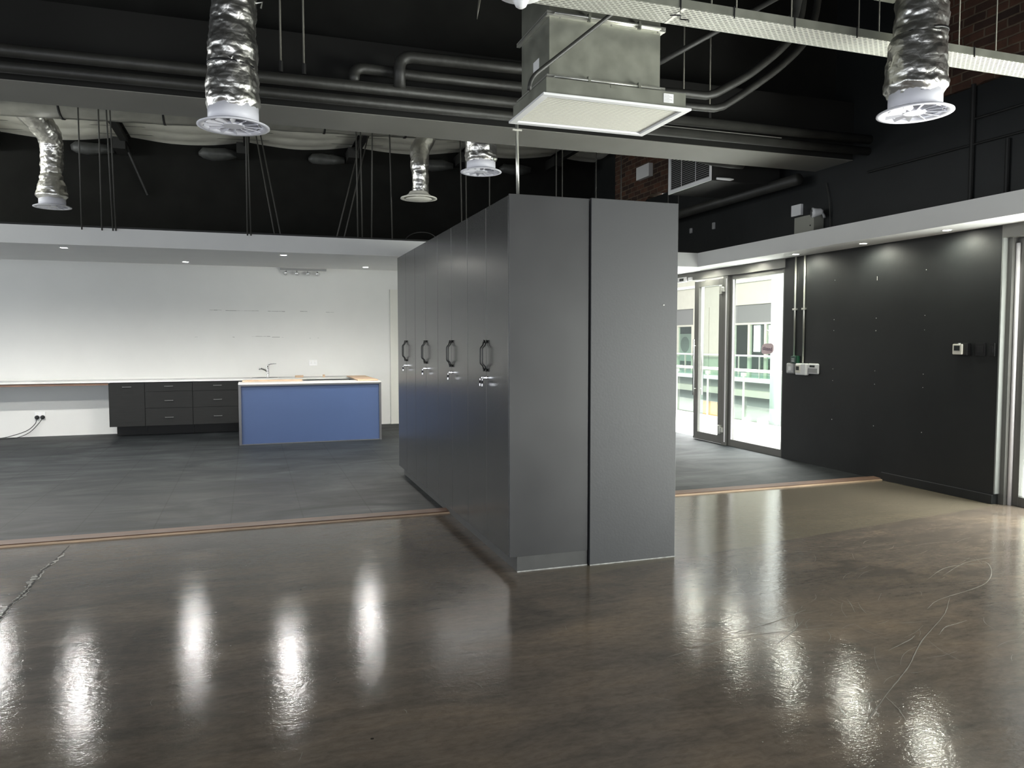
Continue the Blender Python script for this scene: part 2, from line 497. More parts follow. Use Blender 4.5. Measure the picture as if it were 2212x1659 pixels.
class MB:
    def __init__(s):
        s.v, s.f = [], []

    def add(s, vs, fs):
        k = len(s.v)
        s.v += [tuple(p) for p in vs]
        s.f += [tuple(i + k for i in q) for q in fs]
        return s

    def box(s, a, b, mt=None):
        x0, y0, z0 = [min(i, j) for i, j in zip(a, b)]
        x1, y1, z1 = [max(i, j) for i, j in zip(a, b)]
        vs = [(x, y, z) for z in (z0, z1) for y in (y0, y1) for x in (x0, x1)]
        if mt:
            vs = [mt @ Vector(p) for p in vs]
        return s.add(vs, [(0, 2, 3, 1), (4, 5, 7, 6), (0, 1, 5, 4), (2, 6, 7, 3), (0, 4, 6, 2), (1, 3, 7, 5)])

    def prism(s, poly, ax, a, b):
        # poly: 2D points in the two other axes (cyclic order), extruded along ax from a to b
        def P(p, t):
            q = list(p)
            q.insert(ax, t)
            return q
        n = len(poly)
        vs = [P(p, a) for p in poly] + [P(p, b) for p in poly]
        fs = [tuple(range(n))[::-1], tuple(range(n, 2 * n))] + [(i, (i + 1) % n, n + (i + 1) % n, n + i) for i in range(n)]
        return s.add(vs, fs)

    def tube(s, pts, rad, n=10, caps=True, jit=0.0, seed=0):
        pts = [Vector(p) for p in pts]
        if not isinstance(rad, (list, tuple)):
            rad = [rad] * len(pts)
        k = len(s.v)
        up = None
        for i, p in enumerate(pts):
            t = (pts[min(i + 1, len(pts) - 1)] - pts[max(i - 1, 0)]).normalized()
            if up is None:
                up = t.orthogonal().normalized()
            up = (up - t * up.dot(t)).normalized()
            w = t.cross(up)
            for j in range(n):
                a = 2 * PI * j / n
                d = up * math.cos(a) + w * math.sin(a)
                rr = rad[i]
                if jit:
                    q = p + d * rr
                    rr += jit * (noise.noise(q * 14 + Vector((seed, 0, 0))) + 0.6 * noise.noise(q * 37 + Vector((0, seed, 0))))
                s.v.append(tuple(p + d * rr))
        for i in range(len(pts) - 1):
            for j in range(n):
                a, b = k + i * n + j, k + i * n + (j + 1) % n
                s.f.append((a, b, b + n, a + n))
        if caps:
            s.f.append(tuple(k + j for j in range(n))[::-1])
            e = k + (len(pts) - 1) * n
            s.f.append(tuple(e + j for j in range(n)))
        return s

    def lathe(s, c, prof, n=40, close=False):
        k = len(s.v)
        for r, z in prof:
            for j in range(n):
                a = 2 * PI * j / n
                s.v.append((c[0] + r * math.cos(a), c[1] + r * math.sin(a), c[2] + z))
        m = len(prof)
        for i in range(m if close else m - 1):
            i2 = (i + 1) % m
            for j in range(n):
                s.f.append((k + i * n + j, k + i * n + (j + 1) % n, k + i2 * n + (j + 1) % n, k + i2 * n + j))
        return s

    def build(s, name, m, parent=None, smooth=False, bevel=0.0, label=None, kind=None):
        b = Vector(BASE.get(parent.name, (0, 0, 0))) if parent else Vector((0, 0, 0))
        if b.length:
            s.v = [tuple(Vector(p) - b) for p in s.v]
        me = bpy.data.meshes.new(name)
        me.from_pydata(s.v, [], s.f)
        me.materials.append(m)
        if smooth:
            for p in me.polygons:
                p.use_smooth = True
        me.update()
        o = bpy.data.objects.new(name, me)
        col.objects.link(o)
        if parent:
            o.parent = parent
            BASE[o.name] = tuple(b)
        if bevel:
            md = o.modifiers.new('bevel', 'BEVEL')
            md.width = bevel
            md.segments = 2
            md.limit_method = 'ANGLE'
        if label:
            o['label'] = label
        if kind:
            o['kind'] = kind
        return o


def BOX(name, m, a, b, parent=None, bevel=0.0, label=None):
    return MB().box(a, b).build(name, m, parent, bevel=bevel, label=label)


def thing(name, label, cat, loc, group=None, kind=None):
    o = bpy.data.objects.new(name, None)
    o.empty_display_size = 0.1
    col.objects.link(o)
    o.location = loc
    if label:
        o['label'] = label
    if cat:
        o['category'] = cat
    if group:
        o['group'] = group
    if kind:
        o['kind'] = kind
    BASE[o.name] = tuple(loc)
    return o


def tag(o, label, cat, group=None):
    o['label'] = label
    o['category'] = cat
    if group:
        o['group'] = group
    return o


def struct(o, label=None):
    o['kind'] = 'structure'
    if label:
        o['label'] = label
    return o


def arc(p0, p1, p2, n=8):
    p0, p1, p2 = Vector(p0), Vector(p1), Vector(p2)
    return [p0 * (1 - t) ** 2 + p1 * 2 * t * (1 - t) + p2 * t * t for t in [i / n for i in range(n + 1)]]


def spline(pts, n=8):
    P = [Vector(p) for p in pts]
    P = [P[0] * 2 - P[1]] + P + [P[-1] * 2 - P[-2]]
    out = []
    for i in range(1, len(P) - 2):
        for k in range(n):
            t = k / n
            a, b, c, d = P[i - 1], P[i], P[i + 1], P[i + 2]
            out.append(0.5 * ((2 * b) + (c - a) * t + (2 * a - 5 * b + 4 * c - d) * t * t + (3 * b - a - 3 * c + d) * t ** 3))
    out.append(P[-2])
    return out


# ================================================================ SETTING
YB, XR, XL, YF = 14.15, 6.62, -9.2, -4.0
floor = struct(BOX('floor', M['concrete'], (XL, YF, -0.1), (XR + 0.2, 6.60, 0.0)), 'polished brown-grey concrete floor with scratches')
floor_t = struct(BOX('floor', M['slate'], (XL, 6.60, -0.1), (XR + 0.2, YB, 0.0)), 'dark slate tiled floor in front of the kitchen')


def ribbon(mb, pts, width, z, wj=0.0):
    pts = [Vector((p[0], p[1], 0)) for p in pts]
    k = len(mb.v)
    for i, p in enumerate(pts):
        t = (pts[min(i + 1, len(pts) - 1)] - pts[max(i - 1, 0)]).normalized()
        nrm = Vector((-t.y, t.x, 0))
        e = max(0.0, math.sin(PI * i / (len(pts) - 1))) ** 0.5 if len(pts) > 2 else 1
        wd = max(0.0004, width * e * (1 + wj * random.uniform(-1, 1)) / 2)
        mb.v.append((p.x + nrm.x * wd, p.y + nrm.y * wd, z))
        mb.v.append((p.x - nrm.x * wd, p.y - nrm.y * wd, z))
    for i in range(len(pts) - 1):
        mb.f.append((k + 2 * i, k + 2 * i + 1, k + 2 * i + 3, k + 2 * i + 2))


cr = [(-1.33, 6.50), (-1.335, 6.2), (-1.345, 5.96), (-1.36, 5.8), (-1.355, 5.64), (-1.345, 5.39), (-1.35, 5.25), (-1.365, 5.09), (-1.355, 4.85), (-1.36, 4.4)]
crs = spline([(x, y, 0) for x, y in cr], 10)
mb = MB()
ribbon(mb, [(p.x + random.uniform(-.004, .004), p.y) for p in crs], 0.016, 0.0010, 0.5)
mb.build('floor_crack', M['crackdark'], floor)
mb = MB()
for a, b, off, wd in ((8, 22, .012, .018), (18, 30, -.012, .012), (26, 44, .012, .010), (34, 50, -.016, .03), (48, 70, .012, .012), (44, 66, -.014, .010), (66, 88, .010, .008)):
    seg = [(p.x + off + random.uniform(-.008, .008), p.y + random.uniform(-.01, .01)) for p in crs[a:b]]
    ribbon(mb, seg, wd, 0.0014, 0.8)
mb.build('crack_edge', M['crackpale'], floor, label='pale broken edges along the crack')
mb = MB()
SCR = [[(3.97, 3.41), (3.67, 3.19), (3.25, 2.95), (2.93, 2.73), (2.59, 2.53), (2.26, 2.33)],
       [(4.75, 4.05), (4.82, 3.85), (4.42, 3.54), (3.88, 3.4), (3.67, 3.3)],
       [(4.11, 3.71), (4.5, 3.88), (4.9, 3.85)], [(4.3, 3.75), (4.7, 3.92), (5.0, 3.95)],
       [(2.99, 2.91), (3.2, 2.98), (3.28, 3.02)], [(3.73, 3.09), (3.62, 3.07), (3.52, 3.05), (3.4, 2.98)],
       [(2.3, 2.45), (2.33, 2.52)], [(2.59, 2.53), (2.55, 2.42), (2.5, 2.33)], [(2.35, 3.35), (2.7, 3.42), (3.0, 3.52)],
       [(1.9, 3.2), (2.4, 3.3), (2.95, 3.25)], [(2.5, 3.15), (2.75, 3.3), (2.85, 3.42)], [(3.05, 4.6), (3.1, 4.35), (3.02, 4.2)]]
for s_ in SCR:
    ribbon(mb, [(p.x + random.uniform(-.002, .002), p.y) for p in spline([(x, y, 0) for x, y in s_], 8)], 0.0045, 0.0011, 0.4)
for i in range(150):
    # families of short drag marks by the right-hand glazing and the doorway
    if i < 95:
        x, y, a = random.uniform(2.4, 5.4), random.uniform(1.9, 4.6), random.gauss(0.25, 0.35)
    elif i < 125:
        x, y, a = random.gauss(2.9, .25), random.gauss(3.35, .35), random.gauss(0.9, 0.5)
    else:
        x, y, a = random.uniform(-1.5, 2.6), random.uniform(2.0, 4.6), random.uniform(0, 3.1)
    L = random.uniform(.04, .30) if i < 125 else random.uniform(.02, .07)
    d = Vector((math.cos(a), math.sin(a)))
    c_ = random.uniform(-.12, .12) * L
    q = [(x + d.x * L * t - d.y * c_ * math.sin(PI * t), y + d.y * L * t + d.x * c_ * math.sin(PI * t)) for t in [k / 6 for k in range(7)]]
    ribbon(mb, q, random.uniform(.0008, .0018), 0.0010, 0.5)
mb.build('scratches', M['scratch'], floor, label='pale scratches and drag marks', kind='stuff')

# thresholds: a bevelled hardwood strip each side of the cupboards
for i, (xa, xb) in enumerate(((XL, 1.665), (2.86, XR))):
    MB().prism([(6.585, 0.0), (6.60, 0.018), (6.72, 0.024), (6.735, 0.001)], 0, xa, xb).build('trim_%d' % (i + 1), M['redwood'], kind='structure',
        label='reddish hardwood threshold strip ' + ('left' if i == 0 else 'right') + ' of the tall cupboards')
    MB().prism([(6.572, 0.0), (6.573, 0.008), (6.586, 0.013), (6.586, 0.0)], 0, xa, xb).build('pale_edge', M['wood'], bpy.data.objects['trim_%d' % (i + 1)], label='pale raw lower edge')

# walls
struct(MB().box((XL, YB, 0), (XR + .2, YB + .2, 3.0)).build('wall_back', M['wallwhite']), 'white kitchen back wall')
struct(MB().box((XL, YB, 3.0), (XR + .2, YB + .2, 5.5)).build('wall_back', M['blackmatt']), 'black upper back wall above the kitchen')
struct(BOX('wall_back', M['wallwhite2'], (2.46, YB - .03, 0), (3.3, YB, 2.5)), 'cream nib at the right end of the kitchen wall')
wr = struct(MB().box((XR, 5.26, 0), (XR + .2, 8.30, 2.62)).build('wall_right', M['black']), 'black painted wall between the two glazed openings')
mb = MB()
mb.box((XR, YF, 2.62), (XR + .2, YB, 3.98))
mb.box((XR, 6.45, 3.98), (XR + .2, 10.9, 5.6))
mb.box((XR, 10.9, 3.98), (XR + .2, YB, 4.02))
mb.box((XR, 13.2, 4.02), (XR + .2, YB, 5.6))
struct(mb.build('wall_right', M['black']), 'black upper part of the right wall')
rough = []
y = YF
top = [(YF, 5.6), (6.45, 5.6)]
low = []
while y < 6.45:
    low.append((y, 4.0 + random.uniform(-.03, .03)))
    y += 0.12
low.append((6.45, 4.0))
struct(MB().prism(low + top[::-1], 0, XR - .012, XR + .2).build('wall_right', M['brick']), 'exposed red brick at the top of the right wall')
low = [(10.9, 4.12), (11.3, 4.02), (11.8, 4.1), (12.2, 3.93), (12.7, 3.98), (13.2, 3.9)]
struct(MB().prism(low + [(13.2, 5.3), (10.9, 5.3)], 0, XR - .012, XR + .2).build('wall_right', M['brick']), 'patch of exposed brick beyond the beam')
struct(MB().box((XR, 11.5, 0), (XR + .2, YB, 2.62)).build('wall_right', M['wallwhite']), 'short wall beyond the glazed doors')
# left wall and rear wall with their openings; the high left one is added for the fill lamp
mb = MB()
mb.box((XL - .2, YF, 0), (XL, YB, 0.2)).box((XL - .2, YF, 2.7), (XL, YB, 3.4)).box((XL - .2, YF, 4.5), (XL, YB, 5.6)).box((XL - .2, YF, 3.4), (XL, 8.2, 4.5)).box((XL - .2, 13.8, 3.4), (XL, YB, 4.5))
mb.box((XL - .2, YF, 0.2), (XL, -1.6, 2.7)).box((XL - .2, 13.6, .2), (XL, YB, 2.7))
struct(mb.build('wall_left', M['blackmatt']))
mb = MB()
mb.box((XL, YF - .2, 0), (XR + .2, YF, 0.2)).box((XL, YF - .2, 2.7), (XR + .2, YF, 5.6))
mb.box((XL, YF - .2, .2), (-6.1, YF, 2.7)).box((3.1, YF - .2, .2), (XR + .2, YF, 2.7))
struct(mb.build('wall_front', M['blackmatt']))
# black painted roof over the near part, drop wall over the beam, insulated roof over the kitchen
struct(BOX('ceiling', M['blackmatt'], (XL, YF, 5.6), (XR + .2, 7.5, 5.7)), 'black ceiling over the near half')
struct(BOX('wall_middle', M['blackmatt'], (XL, 7.45, 4.28), (XR, 7.75, 5.7)), 'black wall above the beam')
beam = struct(BOX('ceiling_beam', M['beamface'], (XL, 7.15, 3.632), (XR, 7.77, 4.28)), 'deep ceiling beam crossing the room')
BOX('beam_soffit', M['beam'], (XL, 7.152, 3.626), (XR, 7.768, 3.632), beam, label='dark grey underside of the beam')
# insulation sheet: quilted along X, sagging between the rafters
RX = [-7.45, -5.58, -3.7, -1.85, 0.0, 1.84, 3.85, 5.7, 7.4]
mb = MB()
nx, ny = 120, 96
for j in range(ny + 1):
    yy = 7.5 + (YB - 7.5) * j / ny
    for i in range(nx + 1):
        xx = XL + (XR + .2 - XL) * i / nx
        sag = 0
        for a, b in zip(RX[:-1], RX[1:]):
            if a <= xx <= b:
                sag = math.sin(PI * (xx - a) / (b - a))
        q = abs(math.sin(PI * yy / 0.5)) ** 0.6
        z = 5.0 + 0.036 * xx - 0.075 * sag - 0.03 * q * (0.4 + 0.6 * sag) + 0.012 * noise.noise(Vector((xx * 2, yy * 2, 0)))
        mb.v.append((xx, yy, z))
for j in range(ny):
    for i in range(nx):
        a = j * (nx + 1) + i
        mb.f.append((a, a + nx + 1, a + nx + 2, a + 1))
ins = struct(mb.build('ceiling', M['insul'], smooth=True), 'quilted pale roof insulation above the kitchen')
BOX('roof_sheeting', M['rafter'], (XL, 7.5, 5.3), (XR + .2, YB + .2, 5.36), ins)
mb = MB()
for k in range(13):
    yy = 7.75 + 0.5 * k
    mb.tube([(XL, yy, 4.93 + 0.036 * XL), (XR, yy, 4.93 + 0.036 * XR)], 0.003, 4)
mb.build('strap_wires', M['rodblack'], ins, label='thin wires that hold the insulation up')
names = ['second from the left', 'third from the left', 'middle', 'above the bell-shaped diffuser', 'above the end of the cupboards', 'nearest the brick patch']
for i, x in enumerate(RX[2:8]):
    z = 4.80 + 0.036 * x
    t = thing('roof_rafter', 'black steel roof rafter under the insulation, ' + names[i], 'rafter', (x, 7.8, z), 'roof rafters over the kitchen')
    mb = MB().box((x - .05, 7.8, z), (x + .05, YB, z + .012)).box((x - .05, 7.8, z + .16), (x + .05, YB, z + .172)).box((x - .008, 7.8, z + .012), (x + .008, YB, z + .16))
    mb.build('beam_section', M['rafter'], t)
    mb = MB()
    mb.box((x - .16, YB - .5, z - .12), (x + .02, YB - .001, z + .06))
    mb.build('end_bracket', M['rafter'], t)
    if i == 1:
        MB().tube([(x, YB - .25, z - .02), (x + .28, YB - .05, z - .75)], 0.025, 6).build('brace', M['rafter'], t)
# small foil-wrapped purlin ends below the rafters
for i, (x, z) in enumerate(((-2.35, 4.66), (-0.45, 4.72), (1.35, 4.76), (3.35, 4.80), (4.9, 4.84))):
    mb = MB().tube([(x - .28, YB - .06, z), (x + .28, YB - .06, z + .01)], [.05, .05], 8)
    mb = MB()
    mb.tube([(x + dx, YB - .10, z + dz) for dx, dz in ((-.32, .0), (-.25, .01), (-.1, .0), (.1, .012), (.3, .02))], [.03, .085, .10, .095, .06], 10, jit=.03, seed=i * 3)
    tag(mb.build('wrapped_bundle', mat('dusty_dark_wrap_%d' % i, (0.05, 0.052, 0.05), 0.5, var=.3, vscale=8) if i == 0 else bpy.data.materials['dusty_dark_wrap_0'], smooth=True),
        'dim dusty wrapped bundle high on the black back wall, %s' % ['leftmost', 'second from the left', 'left of the bell-shaped diffuser', 'right of the bell-shaped diffuser', 'above the tall cupboards'][i],
        'bundle', 'wrapped bundles on the back wall')

# canopy over the kitchen and soffit along the right wall
cz0, cz1 = 2.62, 2.82
mb = MB().box((XL, 9.65, cz0), (XR, 11.62, cz1))
can = struct(mb.build('ceiling', M['soffit']), 'white dropped ceiling over the kitchen')
BOX('top_channel', M['rafter'], (XL, 9.66, cz1), (6.10, 9.74, cz1 + .022), can, label='black metal channel along the top edge')
sof = struct(BOX('ceiling', M['soffit'], (6.17, YF, cz0), (XR, 9.65, cz1)), 'white boxed soffit along the right wall')
struct(BOX('ceiling', M['soffit'], (XL, 11.55, 2.95), (XR, YB, 3.05)), 'raised white ceiling behind the dropped one')

# central painted column beside the cupboards
wc = struct(BOX('wall_center', M['column'], (2.187, 4.72, 0), (2.857, 8.78, 2.51), bevel=.003), 'grey painted partition column beside the tall cupboards')
BOX('sealant_line', M['grime'], (2.187, 4.713, 0), (2.857, 4.7205, 0.006), wc, label='pale sealant line at the floor')
MB().tube([(2.74, 4.7195, 1.80), (2.752, 4.7195, 1.80)], .004, 6).build('paint_chip', M['chip'], wc)

# skirting
mb = MB().box((XR - .018, 5.26, 0), (XR, 6.60, .085))
sk = struct(mb.build('baseboard_right', M['black'], bevel=.002), 'black skirting board at the foot of the black wall')
BOX('top_edge', M['column'], (XR - .018, 5.26, .085), (XR, 6.60, .089), sk, label='grey dusty top edge')

# ================================================================ right wall glazing
def glazed(name, y0, y1, z0, z1, x=XR + .03, fw=.06, depth=.06, m='alu'):
    t = thing(name, None, None, (x, (y0 + y1) / 2, z0), kind='structure')
    mb = MB()
    mb.box((x, y0, z0), (x + depth, y0 + fw, z1)).box((x, y1 - fw, z0), (x + depth, y1, z1))
    mb.box((x, y0 + fw, z0), (x + depth, y1 - fw, z0 + .10)).box((x, y0 + fw, z1 - fw), (x + depth, y1 - fw, z1))
    mb.build('frame', M[m], t, bevel=.003)
    BOX('glass_pane', M['glass'], (x + depth * .5 - .004, y0 + fw, z0 + .10), (x + depth * .5 + .004, y1 - fw, z1 - fw), t)
    return t


w1 = glazed('window_1', 8.30, 9.54, 0, 2.50)
w1['label'] = 'fixed full height glass panel with the closed sign'
BOX('glazing_bead', M['aluwhite'], (XR + .03, 9.46, .1), (XR + .05, 9.48, 2.44), w1, label='pale inner bead')
d1 = thing('door_1', 'glazed door leaf with a long vertical pull handle', None, (XR, 10.0, 0), kind='structure')
mb = MB()
x0, x1 = XR - .005, XR + .045
mb.box((x0, 9.66, .012), (x1, 9.76, 2.47)).box((x0, 10.30, .012), (x1, 10.42, 2.47)).box((x0, 9.76, .012), (x1, 10.30, .13)).box((x0, 9.76, 2.38), (x1, 10.30, 2.47))
mb.build('door_frame', M['alu'], d1, bevel=.003)
BOX('glass_pane', M['glass'], (XR + .016, 9.76, .13), (XR + .024, 10.30, 2.38), d1)
for sx in (-1, 1):
    xx = XR - .055 if sx < 0 else XR + .095
    hb = MB().tube([(xx, 10.35, .70), (xx, 10.35, 1.57)], .014, 12).build('pull_handle', M['steel'], d1, smooth=True)
    for z in (.80, 1.47):
        MB().tube([(xx, 10.35, z), (XR - .004 if sx < 0 else XR + .044, 10.35, z)], .008, 8).build('handle_post', M['steel'], hb)
for z in (.16, 2.24):
    MB().box((x0 - .03, 9.655, z), (x0, 9.72, z + .13)).box((x0 - .03, 9.60, z + .03), (x0, 9.655, z + .10)).build('hinge', M['galvbright'], d1, bevel=.004, label='chrome pivot hinge')
# header and mullions shared by the glazing
mb = MB().box((XR - .015, 8.28, 2.50), (XR + .12, 11.5, 2.62)).box((XR - .01, 9.54, 0), (XR + .12, 9.652, 2.50)).box((XR, 11.42, 0), (XR + .12, 11.5, 2.5))
struct(mb.build('door_header', M['alu'], bevel=.003), 'grey aluminium head and post around the glazed doors')
struct(BOX('door_jamb', M['aluwhite'], (XR - .012, 9.555, .05), (XR - .009, 9.585, 2.46)), 'pale strip on the door post')
w2 = thing('window_2', 'tall glazed opening at the right edge of the picture', None, (XR + .13, 1, 0), kind='structure')
mb = MB()
mb.box((XR + .13, 5.11, 0), (XR + .19, 5.20, 2.50)).box((XR + .13, YF, 0), (XR + .19, 5.11, .09)).box((XR + .13, YF, 2.42), (XR + .19, 5.11, 2.5))
mb.box((XR + .13, 2.4, .09), (XR + .19, 2.48, 2.42)).box((XR + .13, -.5, .09), (XR + .19, -.42, 2.42))
mb.build('frame', M['alu'], w2, bevel=.003)
MB().tube([(XR + .115, 5.185, 0), (XR + .115, 5.185, 2.45)], .018, 12).build('round_bead', M['aluwhite'], w2, smooth=True, label='pale half round strip')
BOX('glass_pane', M['glass'], (XR + .155, YF, .09), (XR + .163, 5.11, 2.42), w2)
struct(BOX('trim_3', M['outgrey'], (XR + .001, 5.245, .10), (XR + .06, 5.259, 2.50)), 'reveal beside the right-hand glazing, daylight put into its pale grey colour')  # daylight falling on the black reveal is put into this strip's colour
struct(MB().box((XR + .06, 5.20, 0), (XR + .2, 5.26, 2.62)).box((XR, YF, 2.50), (XR + .2, 5.26, 2.62)).build('trim_4', M['alu'], bevel=.002), 'grey frame head above the right-hand glazing')

# maglock keypad above the open door
t = thing('keypad_lock', 'small white keypad unit on the door head beside the cupboards', 'keypad', (XR - .03, 10.7, 2.5))
BOX('housing', M['plastic'], (XR - .05, 10.62, 2.485), (XR - .016, 10.86, 2.565), t, bevel=.006)
BOX('button_row', M['screen'], (XR - .054, 10.68, 2.505), (XR - .05, 10.80, 2.545), t)
tag(BOX('door_sensor', M['plastic'], (XR - .04, 10.46, 2.50), (XR - .016, 10.57, 2.55), bevel=.006), 'small white sensor block on the door head above the glazed leaf', 'sensor')

# closed sign
t = thing('hanging_sign', 'small pale oval closed sign hanging by a string on the glass panel', 'sign', (XR - .01, 8.60, 1.40))
cx, cy, cz = XR - .008, 8.61, 1.44
poly = []
for k in range(28):
    a = 2 * PI * k / 28
    poly.append((cy + .125 * math.copysign(abs(math.cos(a)) ** .6, math.cos(a)), cz + .072 * math.copysign(abs(math.sin(a)) ** .6, math.sin(a)) - 0.10 * .125 * math.cos(a)))
MB().prism(poly, 0, cx - .004, cx + .004).build('sign_board', M['pink'], t)
MB().tube([(cx, cy - .06, cz + .07), (cx, cy + .01, cz + .24), (cx, cy + .06, cz + .07)], .0018, 5).build('string', M['railwood'], t)
MB().lathe((cx, cy + .01, cz + .24), [(.0, .014), (.012, .01), (.014, 0), (.0, 0)], 12).build('suction_hook', M['plastic'], t)


def text_mesh(body, size, loc, rot, m, parent, name='lettering'):
    cu = bpy.data.curves.new(name, 'FONT')
    cu.body = body
    cu.size = size
    cu.extrude = 0.0006
    cu.align_x = 'CENTER'
    cu.align_y = 'CENTER'
    to = bpy.data.objects.new(name, cu)
    col.objects.link(to)
    bpy.context.view_layer.update()
    me = bpy.data.meshes.new_from_object(to.evaluated_get(bpy.context.evaluated_depsgraph_get()))
    bpy.data.objects.remove(to)
    me.materials.clear()
    me.materials.append(m)
    o = bpy.data.objects.new(name, me)
    col.objects.link(o)
    b = Vector(BASE.get(parent.name, (0, 0, 0)))
    o.parent = parent
    o.location = Vector(loc) - b
    o.rotation_euler = rot
    return o


text_mesh('closed', .075, (cx - .0052, cy, cz), (PI / 2, R(5), -PI / 2), M['purple'], t)

# ================================================================ things on the black wall
WX = XR
for i, (y, zb, lab) in enumerate(((8.07, 1.33, 'steel conduit down the black wall, nearer the glazed doors'), (7.90, 1.27, 'steel conduit down the black wall, further from the glazed doors'))):
    t = thing('conduit', lab, 'conduit', (WX - .014, y, zb), 'conduits on the black wall')
    MB().tube([(WX - .014, y, zb), (WX - .014, y, cz0)], .012, 12).build('pipe', M['galvbright'], t, smooth=True)
    for z in (1.95,):
        MB().box((WX - .03, y - .035, z - .012), (WX - .0, y + .035, z + .012)).build('saddle_clip', M['galvbright'], t, bevel=.003)
t = thing('doorbell_box', 'grey plastic release box with a square button on the black wall', 'switch', (WX, 8.10, 1.12))
BOX('housing', M['greyplastic'], (WX - .05, 8.02, 1.125), (WX, 8.18, 1.262), t, bevel=.018)
BOX('cover', mat('pale_grey_plastic', (.48, .48, .48), .35), (WX - .056, 8.04, 1.14), (WX - .05, 8.15, 1.25), t, bevel=.004)
BOX('button', M['plastic'], (WX - .062, 8.07, 1.165), (WX - .056, 8.12, 1.215), t, bevel=.003)
t = thing('emergency_release', 'green emergency call point above the grey release box', 'switch', (WX, 8.04, 1.262))
BOX('backing', M['green'], (WX - .035, 7.975, 1.262), (WX, 8.09, 1.355), t, bevel=.004)
BOX('front', mat('dark_green_cover', (.05, .085, .075), .3), (WX - .055, 8.005, 1.262), (WX - .035, 8.085, 1.352), t, bevel=.005)
for z in (1.285, 1.31):
    BOX('label_strip', M['plastic'], (WX - .057, 8.015, z), (WX - .055, 8.065, z + .008), t)
t = thing('room_controller', 'white square controller with a dark display between the conduits', 'controller', (WX, 7.9, 1.11))
BOX('housing', M['plastic'], (WX - .065, 7.80, 1.115), (WX, 7.985, 1.262), t, bevel=.012)
BOX('bezel', M['cream'], (WX - .072, 7.885, 1.14), (WX - .065, 7.975, 1.245), t, bevel=.004)
BOX('display', M['screen'], (WX - .074, 7.905, 1.175), (WX - .072, 7.96, 1.225), t)
t = thing('alarm_keypad', 'white rounded alarm panel with a narrow display, rightmost of the boxes under the conduits', 'alarm panel', (WX, 7.7, 1.13))
BOX('housing', M['plastic'], (WX - .03, 7.615, 1.135), (WX, 7.797, 1.265), t, bevel=.014)
BOX('display', M['screen'], (WX - .032, 7.67, 1.218), (WX - .030, 7.76, 1.243), t)
BOX('flap', M['greyplastic'], (WX - .033, 7.625, 1.15), (WX - .030, 7.785, 1.205), t, bevel=.002)

t = thing('thermostat', 'white thermostat with a dark screen on the black wall near the right-hand glazing', 'thermostat', (WX, 5.63, 1.4))
BOX('mount', M['blackplastic'], (WX - .05, 5.545, 1.405), (WX, 5.70, 1.525), t, bevel=.005)
BOX('housing', M['cream'], (WX - .072, 5.585, 1.412), (WX - .05, 5.692, 1.515), t, bevel=.008)
BOX('screen', M['screen'], (WX - .074, 5.607, 1.45), (WX - .072, 5.672, 1.50), t)
MB().box((WX - .07, 5.612, 1.513), (WX - .055, 5.628, 1.524)).build('dial', M['plastic'], t)
for i, (ya, yb) in enumerate(((5.385, 5.49), (5.285, 5.345))):
    t = thing('switch_plate', 'black %s on the black wall, %s' % (('wall switch plate', 'next to the white thermostat') if i == 0 else ('narrow wall switch plate', 'nearest the right-hand glazing')), 'switch', (WX, (ya + yb) / 2, 1.40), 'black switch plates')
    BOX('plate', M['blackplastic'], (WX - .012, ya, 1.40), (WX, yb, 1.525), t, bevel=.003)
    BOX('rocker', M['blackplastic'], (WX - .016, ya + .015, 1.43), (WX - .012, yb - .015, 1.495), t, bevel=.002)
mb = MB()
for (y, zs) in ((7.39, (2.27, 1.80, 1.67, 1.21, 1.07, .60)), (6.74, (2.26, 1.80, 1.66, 1.21, 1.06, .59)), (6.09, (2.28, 1.81, 1.66, 1.20, 1.06, .59))):
    for z in zs:
        r_ = random.uniform(.003, .0065)
        mb.tube([(WX - .0008, y, z), (WX + .002, y, z)], r_, 7)
mb.box((WX - .0006, 6.738, 2.22), (WX, 6.742, 2.26))
mb.build('plaster_chips', M['chip'], wr, label='white plaster chips where fixings were')
# emergency light on top of the soffit
t = thing('emergency_light', 'grey emergency light box with a round lamp head standing on the soffit', 'emergency light', (6.5, 7.8, cz1))
BOX('battery_box', mat('beige_metal_box', (.30, .30, .26), .5), (6.47, 7.60, cz1), (XR, 7.95, 3.08), t, bevel=.004)
MB().tube([(6.468, 7.66, 2.95), (6.474, 7.66, 2.95)], .01, 8).build('indicator', M['screen'], t)
MB().tube([(6.44, 7.60, 3.09), (6.47, 7.585, 3.09), (6.53, 7.55, 3.10), (6.55, 7.54, 3.10)], [.062, .055, .04, .02], 16).build('lamp_head', M['plastic'], t, smooth=True)
MB().tube([(6.438, 7.602, 3.09), (6.434, 7.604, 3.09)], .045, 16).build('lens', M['steel'], t)
MB().tube([(6.54, 7.545, 3.09), (6.54, 7.51, 3.05), (6.54, 7.50, 3.02)], .015, 8).build('bracket', M['greyplastic'], t)
tag(BOX('junction_box', M['plastic'], (XR - .04, 7.97, 3.13), (XR, 8.15, 3.27), bevel=.004), 'small white junction box above the emergency light', 'junction box')
tag(MB().box((XR - .03, 10.50, 3.24), (XR, 10.56, 3.32)).build('cable_bracket', M['greyplastic'], bevel=.008), 'tiny pale bracket high on the black wall, the further of two', 'bracket', 'tiny brackets on the upper wall')
tag(MB().box((XR - .03, 9.88, 3.22), (XR, 9.94, 3.32)).build('cable_bracket', M['greyplastic'], bevel=.008), 'tiny pale bracket high on the black wall, the nearer of two', 'bracket', 'tiny brackets on the upper wall')
